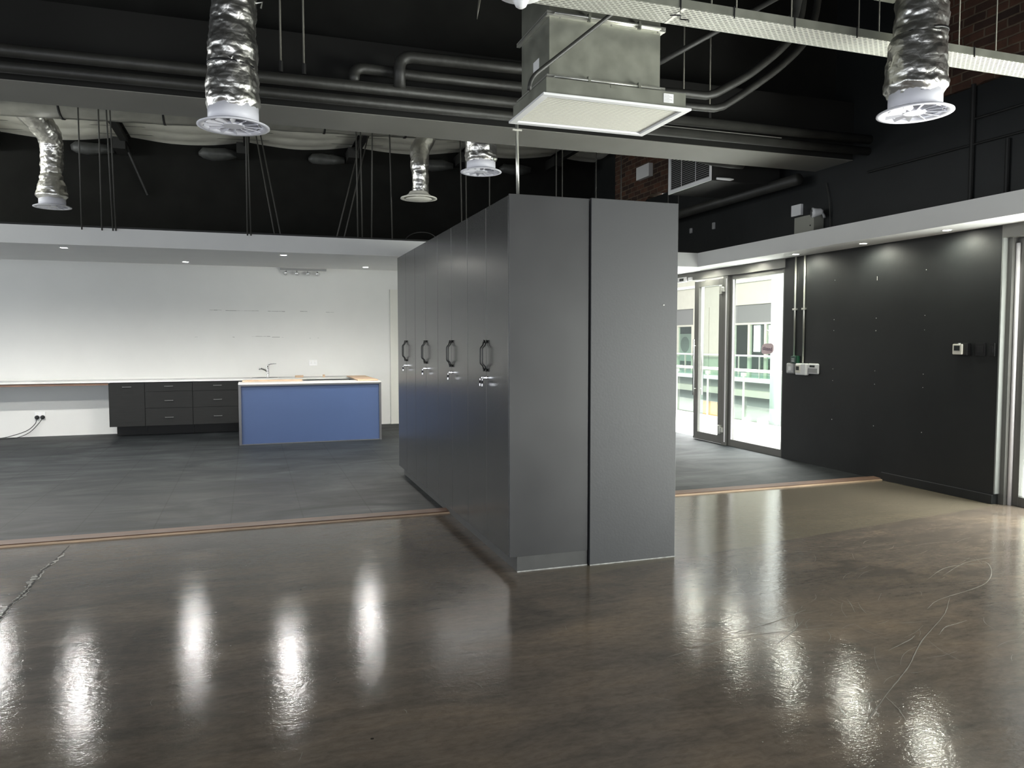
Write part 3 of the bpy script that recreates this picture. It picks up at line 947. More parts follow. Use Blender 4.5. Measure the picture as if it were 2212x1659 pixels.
# conduits on the upper right wall
t = thing('wall_conduit', 'black conduit grid on the upper right wall above the soffit', 'conduit', (XR - .02, 5.4, 3.2))
MB().tube([(XR - .02, 5.59, 2.83), (XR - .02, 5.59, 4.0)], .022, 8).build('riser', M['rafter'], t)
MB().tube([(XR - .02, 5.59, 3.67), (XR - .02, 3.0, 3.66)], .012, 8).build('upper_run', M['rafter'], t)
MB().tube([(XR - .02, 6.9, 3.44), (XR - .02, 3.0, 3.41)], .012, 8).build('lower_run', M['rafter'], t)
MB().tube([(XR - .02, 5.22, 2.83), (XR - .02, 5.22, 3.40)], .02, 8).build('drop', M['rafter'], t)
tag(MB().tube(spline([(XR - .02, 7.55, 3.45), (XR - .03, 7.48, 3.2), (XR - .02, 7.46, 2.84)], 8), .006, 6).build('loose_cable', M['rodblack'], smooth=True), 'thin dark cable hanging on the upper wall beside the emergency light', 'cable')
# big dark pipe along the right wall, beyond the beam
tag(MB().tube([(6.40, 14.0, 3.53), (6.40, 7.8, 3.53)], .07, 14).build('drain_pipe', M['pipe'], smooth=True), 'dark lagged pipe running along the upper right wall beyond the beam', 'pipe')

# ================================================================ downlights
def downlight(x, y, lab, grp, power, tint=(1.0, 0.98, 0.93)):
    t = thing('downlight', lab, 'downlight', (x, y, cz0), grp)
    MB().lathe((x, y, cz0), [(.036, .02), (.038, -.003), (.050, -.004), (.052, .0)], 24).build('trim_ring', M['plastic'], t, smooth=True)
    MB().lathe((x, y, cz0), [(.0, -.002), (.036, -.002), (.036, .004)], 24).build('lamp', M['lamp'], t, label='glowing lamp')
    l = bpy.data.lights.new('downlight_beam', 'SPOT')
    l.energy = power
    l.spot_size = R(172)
    l.spot_blend = 0.7
    l.shadow_soft_size = 0.05
    l.color = tint
    lo = bpy.data.objects.new('downlight_beam', l)
    col.objects.link(lo)
    lo.parent = t
    lo.location = (0, 0, -.012)
    return t


KD = [(-5.9, 9.97), (-4.1, 11.2), (-3.15, 11.2), (-4.5, 9.97), (-2.0, 9.97), (-0.81, 11.22), (0.41, 9.96), (1.6, 11.2), (2.9, 9.97), (4.0, 11.2)]
KL = {4: 'lit downlight in the kitchen ceiling, leftmost of the four', 5: 'lit downlight in the kitchen ceiling, second from the left', 6: 'lit downlight in the kitchen ceiling, third from the left', 7: 'lit downlight in the kitchen ceiling, nearest the tall cupboards'}
for i, (x, y) in enumerate(KD):
    downlight(x, y, KL.get(i) or 'lit downlight in the kitchen ceiling, ' + {0: 'far beyond the left edge of the picture', 1: 'beyond the left edge, in the rear row, furthest left', 2: 'just beyond the left edge, in the rear row', 3: 'beyond the left edge, in the front row', 8: 'hidden behind the tall cupboards, front row', 9: 'hidden behind the grey column, rear row'}[i], 'downlights over the kitchen', 100)
RL = ['lit downlight in the right soffit, right next to the cupboards', 'lit downlight in the right soffit, above the glazed doors', 'lit downlight in the right soffit, above the conduits', 'lit downlight in the right soffit, above the black wall', 'lit downlight in the right soffit, nearest the right edge of the picture', 'lit downlight in the right soffit, nearest the camera']
for i, y in enumerate((10.05, 8.95, 7.85, 6.75, 5.68, 4.4)):
    downlight(6.42, y, RL[i], 'downlights in the right soffit', 17, (0.97, 1.0, 0.84))

# ================================================================ tall cupboards
DX = 1.607
order = ['nearest the camera', 'second from the camera', 'third from the camera', 'furthest from the camera']
for k in range(4):
    y0 = 4.75 + 1.0 * k
    y1 = y0 + 1.0 - .002
    if k == 3:
        y1 = 8.72
    ym = (y0 + y1) / 2
    t = thing('tall_cupboard', 'tall charcoal two-door cupboard with black wire handles, ' + order[k], 'cupboard', (1.9, ym, 0), 'row of tall charcoal cupboards')
    MB().box((1.627, y0, .105), (2.175, y1, 2.498)).build('carcass', M['cabside'], t)
    if k == 0:
        BOX('end_panel', M['cabside'], (DX + .001, 4.732, .105), (2.175, 4.75, 2.505), t, bevel=.001, label='lighter grey end panel')
        BOX('plinth_end', M['plinth'], (1.662, 4.738, 0), (2.175, 4.75, .104), t)
        BOX('dust_line', M['grime'], (1.662, 4.733, 0), (2.175, 4.7385, .007), t)
    BOX('plinth', M['plinth'], (1.665, y0, 0), (2.17, y1, .104), t)
    for s_ in (0, 1):
        a = (y0 + .003 if s_ == 0 else ym + .003)
        b = (ym - .003 if s_ == 0 else y1 - .003)
        d = MB().box((DX, a, .107), (DX + .0185, b, 2.497)).build('door', M['cab'], t, bevel=.0012)
        e = -1 if s_ == 0 else 1
        hy = ym + e * .028
        # black wire pull: two knob mounts and a bowed bar
        bar = MB().tube([(DX - .012, hy, 1.545), (DX - .018, hy, 1.518), (DX - .036, hy, 1.50), (DX - .038, hy, 1.49), (DX - .038, hy, 1.395), (DX - .036, hy, 1.385), (DX - .018, hy, 1.367), (DX - .012, hy, 1.34)], .0048, 8)
        h = bar.build('handle', M['handle_black'], d, smooth=True)
        for z in (1.545, 1.34):
            MB().tube([(DX, hy, z), (DX - .014, hy, z), (DX - .015, hy, z)], [.009, .0125, .006], 12).build('handle_mount', M['handle_black'], d)
        lk = MB().tube([(DX, hy, 1.285), (DX - .010, hy, 1.285)], [.010, .009], 12).build('lock', M['chrome'], d, smooth=False)
        if (k, s_) in ((0, 0), (0, 1), (1, 0), (2, 0), (3, 0)):
            mb = MB().box((DX - .034, hy - .0012, 1.281), (DX - .008, hy + .0012, 1.289))
            mb.tube([(DX - .033, hy, 1.285), (DX - .040, hy, 1.278), (DX - .040, hy, 1.262)], .0015, 6)
            mb.box((DX - .046, hy - .002, 1.225), (DX - .038, hy + .002, 1.243))
            mb.build('key', M['chrome'], d)
            MB().box((DX - .050, hy - .004, 1.243), (DX - .033, hy + .004, 1.266)).build('key_fob', M['blackplastic'], d, bevel=.002)

# two small dark rub marks on the end panel
# ================================================================ kitchen wall units
def pull(parent, x, y, z, w=.13):
    mb = MB().box((x - w / 2, y - .028, z - .006), (x + w / 2, y - .020, z + .006))
    mb.box((x - w / 2, y - .020, z - .006), (x - w / 2 + .012, y, z + .006)).box((x + w / 2 - .012, y - .020, z - .006), (x + w / 2, y, z + .006))
    mb.build('handle', M['dullsteel'], parent, bevel=.001, label='dull steel bar handle')


FY = 13.58
t = thing('base_cabinet', 'black base cabinet with one tall front at the end of the kitchen run', 'cabinet', (-1.9, 13.85, 0))
MB().box((-2.165, FY + .02, .17), (-1.642, YB - .001, .875)).build('carcass', M['basecab'], t)
BOX('plinth', M['basecab'], (-2.10, FY + .28, 0), (-1.642, FY + .30, .17), t)
d = BOX('door', M['basecab'], (-2.165, FY, .172), (-1.645, FY + .019, .872), t, bevel=.001)
pull(d, -1.90, FY, .812)
for q, (xa, xb, lab) in enumerate(((-1.64, -.925, 'black drawer unit with three fronts in the middle of the run'), (-.922, -.15, 'black drawer unit with three fronts beside the blue counter'), (-.147, .62, 'black drawer unit hidden behind the blue counter'))):
    t = thing('drawer_unit', lab, 'drawer unit', ((xa + xb) / 2, 13.85, 0), 'black drawer units under the worktop')
    MB().box((xa, FY + .02, .17), (xb, YB - .001, .875)).build('carcass', M['basecab'], t)
    BOX('plinth', M['basecab'], (xa, FY + .28, 0), (xb, FY + .30, .17), t)
    for za, zb_, zh in ((.733, .872, .815), (.462, .727, .58), (.172, .456, .305)):
        d = BOX('drawer', M['basecab'], (xa + .003, FY, za), (xb - .003, FY + .019, zb_), t, bevel=.001)
        pull(d, (xa + xb) / 2 + .0, FY, zh)
# worktop and desk edge
t = thing('worktop', 'long white worktop along the kitchen back wall', 'worktop', (-3, 13.85, .88))
MB().box((XL + .02, FY - .02, .886), (1.92, YB - .001, .916)).build('top', M['counter'], t, bevel=.002)
MB().box((XL + .02, FY + .005, .845), (-2.17, FY + .03, .884)).build('front_rail', M['redwood'], t, label='reddish brown timber rail under the desk part')
BOX('upstand', M['counter'], (XL + .02, YB - .016, .916), (1.3, YB - .001, .945), t)

# peninsula: blue front, grey steel edges, white top with open middle
t = thing('kitchen_counter', 'blue fronted kitchen counter with a white top and grey edges', 'counter', (.87, 12.2, 0))
BOX('blue_panel', M['blue'], (-.148, 11.945, .014), (1.893, 11.965, .880), t, label='plain blue front panel')
mb = MB().box((-.185, 11.92, 0), (-.148, 12.40, .905)).box((1.893, 11.92, 0), (1.925, 13.55, .905)).box((-.148, 11.92, .880), (1.893, 11.95, .905)).box((-.148, 11.92, 0), (1.893, 11.944, .014))
mb.build('edge_frame', M['edge'], t, bevel=.002, label='grey metal edge frame')
BOX('inner_back', M['basecab'], (-.135, 12.36, 0), (1.885, 12.38, .88), t)
BOX('counter_top', M['counter'], (-.185, 11.92, .905), (1.925, 12.40, .925), t, bevel=.002)
tag(BOX('chipboard_strip', M['wood'], (-.13, 12.36, .926), (.76, 12.44, .948)), 'strip of raw chipboard lying on the back edge of the blue counter', 'board', 'raw wood pieces on the counters')
tag(BOX('plywood_board', M['wood'], (1.58, 12.05, .926), (1.90, 13.54, .944), bevel=.002), 'raw plywood board along the right end of the blue counter', 'board', 'raw wood pieces on the counters')
tag(BOX('wood_offcut', M['wood'], (.72, 13.66, .917), (.86, 13.72, .955), bevel=.006), 'small wood offcut on the worktop beside the tap', 'offcut', 'raw wood pieces on the counters')
tag(BOX('wood_offcut', M['wood'], (1.18, 13.60, .917), (1.22, 13.64, .965), bevel=.004), 'thin upright wood offcut on the worktop behind the open middle', 'offcut', 'raw wood pieces on the counters')
# side run that closes the U
t = thing('side_cabinet', 'dark open carcass between the blue counter and the back wall', 'cabinet', (1.75, 13, 0))
BOX('carcass', M['basecab'], (1.62, 12.41, 0), (1.883, 13.54, .88), t)

# sink and tap
t = thing('kitchen_sink', 'thin dark rimmed inset sink in the back worktop', 'sink', (.2, 13.8, .916))
mb = MB()
rr = [(math.cos(2 * PI * k / 28) * .235 + .22, 13.80 + math.sin(2 * PI * k / 28) * .17) for k in range(28)]
mb.prism(rr, 2, .9165, .921)
mb.build('rim', M['steel'], t)
MB().prism([(.22 + (x - .22) * .92, 13.80 + (y - 13.80) * .92) for x, y in rr], 2, .9212, .9222).build('bowl', M['blackplastic'], t)
t = thing('mixer_tap', 'chrome single lever mixer tap on the back worktop', 'tap', (.27, 13.93, .916))
tx, ty = .27, 13.70
MB().tube([(tx, ty, .922), (tx, ty, .93), (tx, ty, 1.13), (tx, ty, 1.145)], [.03, .026, .025, .02], 18).build('body', M['chrome'], t, smooth=True)
MB().tube(arc((tx - .01, ty, 1.03), (tx - .06, ty - .02, 1.08), (tx - .13, ty - .05, 1.085), 6) + [Vector((tx - .14, ty - .055, 1.065))], [.016] * 7 + [.015], 12).build('spout', M['chrome'], t, smooth=True)
MB().tube([(tx + .005, ty, 1.14), (tx + .05, ty - .02, 1.158), (tx + .14, ty - .05, 1.163)], [.016, .009, .006], 10).build('lever', M['chrome'], t, smooth=True)

# sockets
def socket(x, z, w, h, lab, plugs=False):
    t = thing('wall_socket', lab, 'socket', (x, YB, z))
    BOX('plate', M['plastic'], (x - w / 2, YB - .012, z - h / 2), (x + w / 2, YB, z + h / 2), t, bevel=.004)
    for s_ in (-1, 1):
        o_ = MB()
        for a in (90, 210, 330):
            o_.tube([(x + s_ * w * .22 + .011 * math.cos(R(a)), YB - .0125, z + .011 * math.sin(R(a))), (x + s_ * w * .22 + .011 * math.cos(R(a)), YB - .013, z + .011 * math.sin(R(a)))], .004, 6)
        o_.build('socket_hole', M['greyplastic'], t)
        BOX('rocker_switch', M['cream'], (x + s_ * w * .22 - .006, YB - .015, z + h * .26), (x + s_ * w * .22 + .006, YB - .012, z + h * .4), t)


socket(1.06, 1.155, .14, .10, 'white double socket above the worktop')
socket(-3.26, .335, .155, .13, 'white double socket low on the wall under the desk')
for i, x in enumerate((-3.30, -3.22)):
    t = thing('power_plug', 'black round plug and its cable in the low socket, ' + ('left one' if i == 0 else 'right one'), 'plug', (x, YB - .02, .31), 'plugs in the low socket')
    MB().tube([(x, YB - .013, .315), (x, YB - .035, .315), (x, YB - .055, .315)], [.032, .034, .024], 16).build('plug_body', M['blackplastic'], t, smooth=True)
    if i == 0:
        pts = [(x, YB - .05, .30), (x - .02, YB - .06, .22), (x - .12, YB - .09, .12), (x - .30, YB - .12, .05), (x - .55, YB - .16, .008), (x - 1.2, YB - .2, .006)]
    else:
        pts = [(x, YB - .05, .30), (x - .05, YB - .07, .22), (x - .18, YB - .11, .08), (x - .34, YB - .15, .012), (x - .5, YB - .2, .006), (x - 1.1, YB - .26, .006)]
    MB().tube(spline(pts, 8), .006, 6).build('cable', M['cable'], t, smooth=True)

# old spotlight bar
t = thing('spotlight_bar', 'steel ceiling bar with four small spotlights above the kitchen', 'spotlight bar', (.92, YB - .1, 2.80))
MB().box((.52, YB - .13, 2.80), (1.31, YB - .05, 2.835)).build('bar', M['greyplastic'], t, bevel=.003)
BOX('mounting_plate', M['soffit'], (.6, YB - .11, 2.835), (1.2, YB - .07, 2.95), t)
for i, (x, tilt) in enumerate(((.62, -.5), (.80, 0.0), (.98, 0.35), (1.15, .2))):
    MB().tube([(x, YB - .09, 2.80), (x, YB - .09, 2.775)], .008, 8).build('swivel', M['chrome'], t)
    dx, dz = math.sin(tilt), -math.cos(tilt)
    c_ = Vector((x, YB - .10, 2.775))
    MB().tube([c_, c_ + Vector((dx * .02, -.01, dz * .02)), c_ + Vector((dx * .055, -.03, dz * .045))], [.012, .022, .042], 14).build('spotlight', M['chrome'], t, smooth=True)
# scuff marks left by wall shelves
mb = MB()
for x0_, x1_, z in ((-.66, -.46, 2.085), (-.40, .15, 2.08), (.02, .34, 1.632), (.36, .50, 1.62), (.53, .56, 1.615), (.98, 1.03, 1.60), (1.15, 1.17, 1.605), (.3, .6, 2.075), (.85, .98, 2.08), (1.3, 1.45, 2.07), (-.9, -.86, 1.62), (-.3, -.26, 1.62)):
    n_ = max(2, int((x1_ - x0_) / .06))
    for k in range(n_):
        a = x0_ + (x1_ - x0_) * k / n_
        b = x0_ + (x1_ - x0_) * (k + 1) / n_
        hh = random.uniform(.001, .004)
        mb.box((a, YB - .0012, z - hh + random.uniform(-.002, .002)), (b - random.uniform(0, .01), YB - .0002, z + hh))
struct(mb.build('wall_scuffs', M['scuff']), 'faint grey scuffs on the kitchen wall')

# ================================================================ air diffusers
def swirl_head(t, x, y, z, R0, hub=.30, bell=False, ch=.13, cr=.70):
    MB().lathe((x, y, z), [(R0, .0), (R0 * .995, .006), (R0 * .90, .016), (R0 * .78, .020), (R0 * .78, .008), (R0 * .90, -.001)], 56, close=True).build('flange', M['diffuser'], t, smooth=True)
    MB().lathe((x, y, z), [(R0 * cr, .012), (R0 * cr, ch), (R0 * cr - .004, ch), (R0 * cr - .004, .012)], 48, close=True).build('collar', M['diffuser'], t, smooth=True)
    MB().lathe((x, y, z), [(.0, .004), (R0 * hub * .96, .004), (R0 * hub, .007), (R0 * hub, .020), (0, .020)], 32).build('hub', M['diffuser'], t, smooth=False)
    for k in range(12):
        a = 2 * PI * k / 12
        ca, sa = math.cos(a), math.sin(a)
        r0_, r1_ = R0 * hub * .98, R0 * .80
        mt = Matrix.Translation((x, y, z + .012)) @ Matrix.Rotation(a, 4, 'Z') @ Matrix.Rotation(R(32), 4, 'X')
        w0, w1 = .012, .025
        vs = [(r0_, -w0, 0), (r1_, -w1, 0), (r1_, w1, 0), (r0_, w0, 0)]
        vs = [mt @ Vector((p[0], p[1], dz)) for dz in (-.0015, .0015) for p in vs]
        MB().add(vs, [(0, 1, 2, 3), (7, 6, 5, 4), (0, 4, 5, 1), (1, 5, 6, 2), (2, 6, 7, 3), (3, 7, 4, 0)]).build('vane', M['diffuser'], t)
    MB().lathe((x, y, z), [(R0 * .02, ch - .004), (R0 * cr - .005, ch - .004)], 32).build('inner_damper', M['greyplastic'], t)


def foil_duct(t, pts, rads, jit=.012, seed=1, n=56, m=None):
    P = [Vector(p) for p in pts]
    sp = spline(P, 14)
    rs = []
    for i in range(len(sp)):
        u = i / 14
        k = min(int(u), len(rads) - 2)
        fr = u - k
        fr = fr * fr * (3 - 2 * fr)
        rs.append(rads[k] * (1 - fr) + rads[k + 1] * fr)
    MB().tube(sp, rs, n, jit=jit, seed=seed, caps=False).build('flexible_duct', m or M['foil'], t, smooth=True, label='crinkled silver foil duct')


def clamp(t, x, y, z, r, tilt=0.0):
    MB().lathe((0, 0, 0), [(r, -.006), (r + .004, -.006), (r + .004, .006), (r, .006)], 40, close=True)
    mb = MB().lathe((0, 0, 0), [(r - .004, -.006), (r + .004, -.006), (r + .004, .006), (r - .004, .006)], 40, close=True)
    mt = Matrix.Translation((x, y, z)) @ Matrix.Rotation(tilt, 4, 'Y')
    mb.v = [tuple(mt @ Vector(p)) for p in mb.v]
    mb.build('clamp_band', M['blackplastic'], t, smooth=True, label='thin black strap round the duct')


t = thing('air_diffuser', 'round white swirl air diffuser on a crinkled silver duct hanging nearest on the left', 'air diffuser', (-.08, 5.58, 3.0), 'swirl diffusers on silver ducts')
swirl_head(t, -.08, 5.58, 3.0, .235, ch=.135)
foil_duct(t, [(-.08, 5.58, 3.10), (-.08, 5.58, 3.16), (-.08, 5.58, 3.25), (-.075, 5.58, 3.385), (-.08, 5.58, 3.40), (-.075, 5.58, 3.5), (-.075, 5.58, 3.62), (-.07, 5.58, 3.68), (-.06, 5.58, 3.80), (-.05, 5.58, 4.0), (0, 5.58, 4.5), (0, 5.58, 5.6)],
          [.160, .176, .170, .160, .154, .160, .150, .146, .144, .140, .15, .15], jit=.011, seed=2)
clamp(t, -.08, 5.58, 3.392, .160, .08)
MB().tube([(.07, 5.56, 3.83), (.12, 5.55, 3.84), (.11, 5.55, 3.80)], .006, 6).build('clamp_screw', M['galvbright'], t)

t = thing('air_diffuser', 'round white swirl air diffuser on a crinkled silver duct at the upper right', 'air diffuser', (3.86, 3.67, 2.93), 'swirl diffusers on silver ducts')
swirl_head(t, 3.86, 3.67, 2.93, .215, ch=.135)
foil_duct(t, [(3.86, 3.67, 3.03), (3.86, 3.67, 3.09), (3.86, 3.67, 3.17), (3.87, 3.67, 3.31), (3.88, 3.67, 3.37), (3.88, 3.67, 3.41), (3.89, 3.67, 3.5), (3.90, 3.67, 3.7), (3.92, 3.6, 4.2), (3.92, 3.6, 5.6)],
          [.146, .176, .172, .166, .156, .148, .150, .140, .14, .14], jit=.013, seed=9)
clamp(t, 3.885, 3.67, 3.40, .152, -.1)

t = thing('air_diffuser', 'small white swirl air diffuser on an hourglass shaped foil duct at the far left', 'air diffuser', (-2.28, 10.82, 3.2), 'swirl diffusers on silver ducts')
swirl_head(t, -2.28, 10.82, 3.2, .212, ch=.11)
foil_duct(t, [(-2.28, 10.82, 3.29), (-2.28, 10.82, 3.34), (-2.28, 10.82, 3.42), (-2.28, 10.82, 3.55), (-2.28, 10.82, 3.61), (-2.275, 10.82, 3.70), (-2.27, 10.82, 3.85), (-2.27, 10.81, 3.97), (-2.29, 10.75, 4.08), (-2.38, 10.62, 4.22), (-2.50, 10.42, 4.34)],
          [.145, .178, .160, .130, .112, .128, .125, .132, .14, .15, .15], jit=.012, seed=4)

t = thing('air_diffuser', 'small white swirl air diffuser on a short foil duct just below the beam', 'air diffuser', (2.50, 8.35, 3.45), 'swirl diffusers on silver ducts')
swirl_head(t, 2.50, 8.35, 3.45, .232, ch=.14)
foil_duct(t, [(2.50, 8.35, 3.56), (2.50, 8.35, 3.60), (2.50, 8.35, 3.66), (2.50, 8.35, 3.8), (2.6, 8.5, 4.0), (2.82, 8.95, 4.25), (2.885, 9.6, 4.42), (2.885, 9.98, 4.43)],
          [.165, .180, .180, .172, .165, .14, .135, .135], jit=.010, seed=6)

t = thing('exhaust_valve', 'round white bell shaped air valve with a plain disc on a foil duct', 'air valve', (2.0, 9.36, 3.3))
x, y, z = 2.0, 9.36, 3.30
MB().lathe((x, y, z), [(.225, .0), (.222, .012), (.16, .035), (.125, .06), (.112, .085), (.108, .085), (.115, .05), (.175, .018), (.195, .002)], 48, close=True).build('flange', M['cream'], t, smooth=True)
MB().lathe((x, y, z), [(.0, -.018), (.10, -.016), (.155, -.006), (.160, .0), (.0, .012)], 40).build('disc', M['cream'], t, smooth=True, label='plain cream disc')
MB().tube([(x + .05, y - .1, z), (x + .05, y - .1, z + .03)], .004, 6).build('screw', M['cream'], t)
foil_duct(t, [(2.02, 9.36, 3.375), (2.02, 9.36, 3.45), (2.02, 9.36, 3.62), (2.01, 9.36, 3.70), (2.02, 9.38, 3.78), (2.03, 9.45, 3.88), (2.08, 9.62, 3.98), (2.17, 9.85, 4.10), (2.3, 10.1, 4.3)],
          [.098, .100, .102, .112, .108, .118, .115, .118, .11], jit=.008, seed=8)

# main foil-lagged duct behind the beam
t = thing('main_duct', 'long silver foil-wrapped air duct running just behind the beam', 'duct', (0, 10.2, 4.4))
pts, rd = [], []
for i in range(60):
    x = -3.9 + (3.2 + 3.9) * i / 59
    q = min(1, max(0, (x + 2.8) / 5.2))
    pts.append((x, 10.2, 4.45))
    rd.append(.335 - .155 * q)
MB().tube(pts, rd, 48, jit=.010, seed=3).build('lagging', M['duct'], t, smooth=True)
for x in (-2.02, -.93, .95, 2.0):
    q = min(1, max(0, (x + 2.8) / 5.2))
    r_ = .335 - .155 * q
    mb = MB().lathe((0, 0, 0), [(r_ - .01, -.012), (r_ + .012, -.012), (r_ + .012, .012), (r_ - .01, .012)], 40, close=True)
    mt = Matrix.Translation((x, 10.2, 4.45)) @ Matrix.Rotation(PI / 2, 4, 'Y')
    mb.v = [tuple(mt @ Vector(p)) for p in mb.v]
    mb.build('strap', M['blackplastic'], t, smooth=True)

# ================================================================ return air unit
t = thing('return_air_unit', 'galvanized return air box with a cream louvred grille underneath', 'air unit', (2.15, 4.56, 3.0))
ux0, ux1, uy0, uy1, uz = 1.655, 2.655, 4.245, 4.885, 3.0
mb = MB()
iw = .045
for a, b in (((ux0, uy0), (ux1, uy0 + iw)), ((ux0, uy1 - iw), (ux1, uy1)), ((ux0, uy0 + iw), (ux0 + iw, uy1 - iw)), ((ux1 - iw, uy0 + iw), (ux1, uy1 - iw))):
    mb.box((a[0], a[1], uz - .004), (b[0], b[1], uz + .010))
g = mb.build('grille_frame', M['plastic'], t, bevel=.002)
mb = MB()
n_ = 36
for k in range(n_):
    y = uy0 + iw + (uy1 - uy0 - 2 * iw) * (k + .5) / n_
    mt = Matrix.Translation((0, y, uz + .012)) @ Matrix.Rotation(R(25), 4, 'X')
    mb.box((ux0 + iw, -.0085, -.001), (ux1 - iw, .0085, .001), mt)
mb.build('grille_louvres', M['cream'], g)
BOX('grille_inner_frame', M['cream'], (ux0 + iw, uy0 + iw, uz + .022), (ux1 - iw, uy1 - iw, uz + .024), g)
pz = uz + .010
MB().box((ux0 + .025, uy0 + .02, pz), (ux1 - .03, uy1 - .02, uz + .105)).build('plenum', M['galv'], t, bevel=.002)
MB().box((1.725, 4.33, uz + .105), (2.475, 4.82, 4.15)).build('duct_box', M['galv'], t)
# flanges with pressed rails and clamps
for z in (uz + .125, uz + .495):
    mb = MB().box((1.70, 4.305, z - .014), (2.50, 4.33, z - .002)).box((1.70, 4.305, z + .002), (2.50, 4.33, z + .014))
    mb.box((1.70, 4.33, z - .012), (1.724, 4.85, z - .002)).box((1.70, 4.33, z + .002), (1.724, 4.85, z + .012))
    mb.box((2.476, 4.33, z - .012), (2.50, 4.85, z + .012))
    fl = mb.build('flange_rail', M['galvbright'], t)
    MB().tube([(1.745, 4.296, z), (2.46, 4.296, z)], .008, 8).build('cleat', M['galvbright'], fl, smooth=True)
    for x in (1.97, 2.31):
        MB().box((x - .008, 4.285, z - .022), (x + .008, 4.31, z + .022)).tube([(x, 4.285, z - .03), (x, 4.285, z - .012)], .006, 6).build('clamp', M['galv'], fl)
    for x in (1.78, 2.12, 2.44):
        MB().tube([(x, 4.304, z - .024), (x, 4.300, z - .024)], .006, 6).build('bolt', M['galvbright'], fl)
lb = BOX('paper_label', M['plastic'], (2.465, 4.262, uz + .035), (2.535, 4.2645, uz + .09), t, label='white paper label with faint lines')
mb = MB()
for k in range(5):
    mb.box((2.470, 4.2612, uz + .043 + k * .009), (2.470 + (.055 if k % 2 else .035), 4.262, uz + .045 + k * .009))
mb.build('printed_lines', M['greyplastic'], lb)
MB().box((1.7235, 4.50, 3.21), (1.7248, 4.60, 3.30)).build('side_sticker', M['plastic'], t)
BOX('edge_sticker', M['galv'], (2.10, 4.262, uz + .085), (2.17, 4.265, uz + .102), t)

# white support tube from the unit to the cupboard top
t = thing('support_post', 'thin white metal post between the return air unit and the cupboard top', 'post', (1.73, 4.93, 2.505))
MB().tube([(1.73, 4.91, 2.505), (1.722, 4.91, 3.02)], .011, 10).build('post', M['galvbright'], t, smooth=True)
MB().tube([(1.69, 4.905, 2.965), (1.755, 4.905, 2.965)], .008, 8).build('clip', M['galvbright'], t)
# black bent pipe passing in front of the unit
tag(MB().tube([(2.62, 4.10, 4.0), (2.07, 4.16, 3.49), (1.60, 4.18, 3.10)] + arc((1.60, 4.18, 3.10), (1.545, 4.18, 3.06), (1.545, 4.19, 2.99), 6)[1:], .012, 10).build('drain_hose', M['pipe'], smooth=True), 'thin dark pipe slanting across the return air unit', 'pipe')

# ================================================================ cable tray
t = thing('cable_tray', 'perforated galvanized cable tray hanging diagonally across the top', 'cable tray', (3.5, 4.0, 3.45))
ty0, ty1, tz = 3.905, 4.12, 3.45
MB().add([(0.0, ty0, tz), (XR - .02, ty0, tz), (XR - .02, ty1, tz), (0.0, ty1, tz)], [(0, 1, 2, 3)]).build('tray_base', M['tray'], t)
MB().box((0.0, ty0 - .002, tz), (XR - .02, ty0, tz + .05)).build('side_lip', M['galv'], t)
MB().box((0.0, ty1, tz), (XR - .02, ty1 + .002, tz + .05)).build('side_lip', M['galv'], t)
MB().box((2.38, ty0 - .002, tz - .0015), (2.40, ty1, tz - .0005)).build('joint', M['galvbright'], t)
for x in (2.36, 2.72, 3.15, 3.62, 4.6):
    MB().box((x - .003, ty0 - .008, tz - .012), (x + .003, ty0 - .002, tz + .055)).build('cable_tie', M['blackplastic'], t)
tag(MB().tube(spline([(2.35, 4.0, tz - .006), (2.40, 3.97, tz - .012), (2.43, 4.02, tz - .010), (2.47, 4.0, tz - .016), (2.50, 4.04, tz - .008)], 5), .004, 6).build('frayed_tie', M['blackplastic']), 'frayed dark tie caught under the bright part of the cable tray', 'tie')
for i, (x, lab) in enumerate(((2.57, 'first right of the return air unit'), (2.74, 'second right of the return air unit'), (3.13, 'above the middle of the tray'), (3.64, 'left of the upper right diffuser'), (3.80, 'immediately left of the upper right diffuser'), (4.47, 'in front of the brick wall'), (4.80, 'nearest the right edge'))):
    o_ = MB().tube([(x, ty0 + .004, tz), (x, ty0 + .004, 5.6)], .0045, 6).build('hanging_rod', M['rod'], smooth=True)
    tag(o_, 'thin steel rod holding the cable tray, ' + lab, 'rod', 'rods holding the cable tray')
# loose cables on the tray
tag(MB().tube(spline([(2.9, 4.02, 3.49), (3.1, 4.03, 3.50), (3.28, 4.06, 3.60), (3.30, 4.07, 3.9), (3.35, 4.08, 4.5)], 8), .028, 8, jit=.01).build('cable_bundle', M['pipe'], smooth=True), 'dark wrapped cable bundle rising from the cable tray', 'cable')
# white sensor at the very top
t = thing('ceiling_sensor', 'white rounded cone shaped sensor at the very top of the picture', 'sensor', (1.07, 3.0, 3.0))
MB().lathe((1.07, 3.0, 2.905), [(.0, 0), (.012, .001), (.022, .008), (.030, .025), (.040, .045), (.055, .052), (.095, .055), (.095, .075), (0, .075)], 32).build('dome', M['plastic'], t, smooth=True)
MB().tube([(1.07, 3.0, 2.97), (1.07, 3.0, 5.6)], .008, 8).build('stem', M['plastic'], t)
tag(MB().tube([(1.35, 4.5, 5.6), (1.345, 4.5, 3.62), (1.335, 4.5, 3.55), (1.325, 4.5, 3.48)], [.009, .009, .006, .001], 8).build('hanging_cable', M['rod'], smooth=True), 'short dark cable end hanging from above left of the white sensor', 'cable')
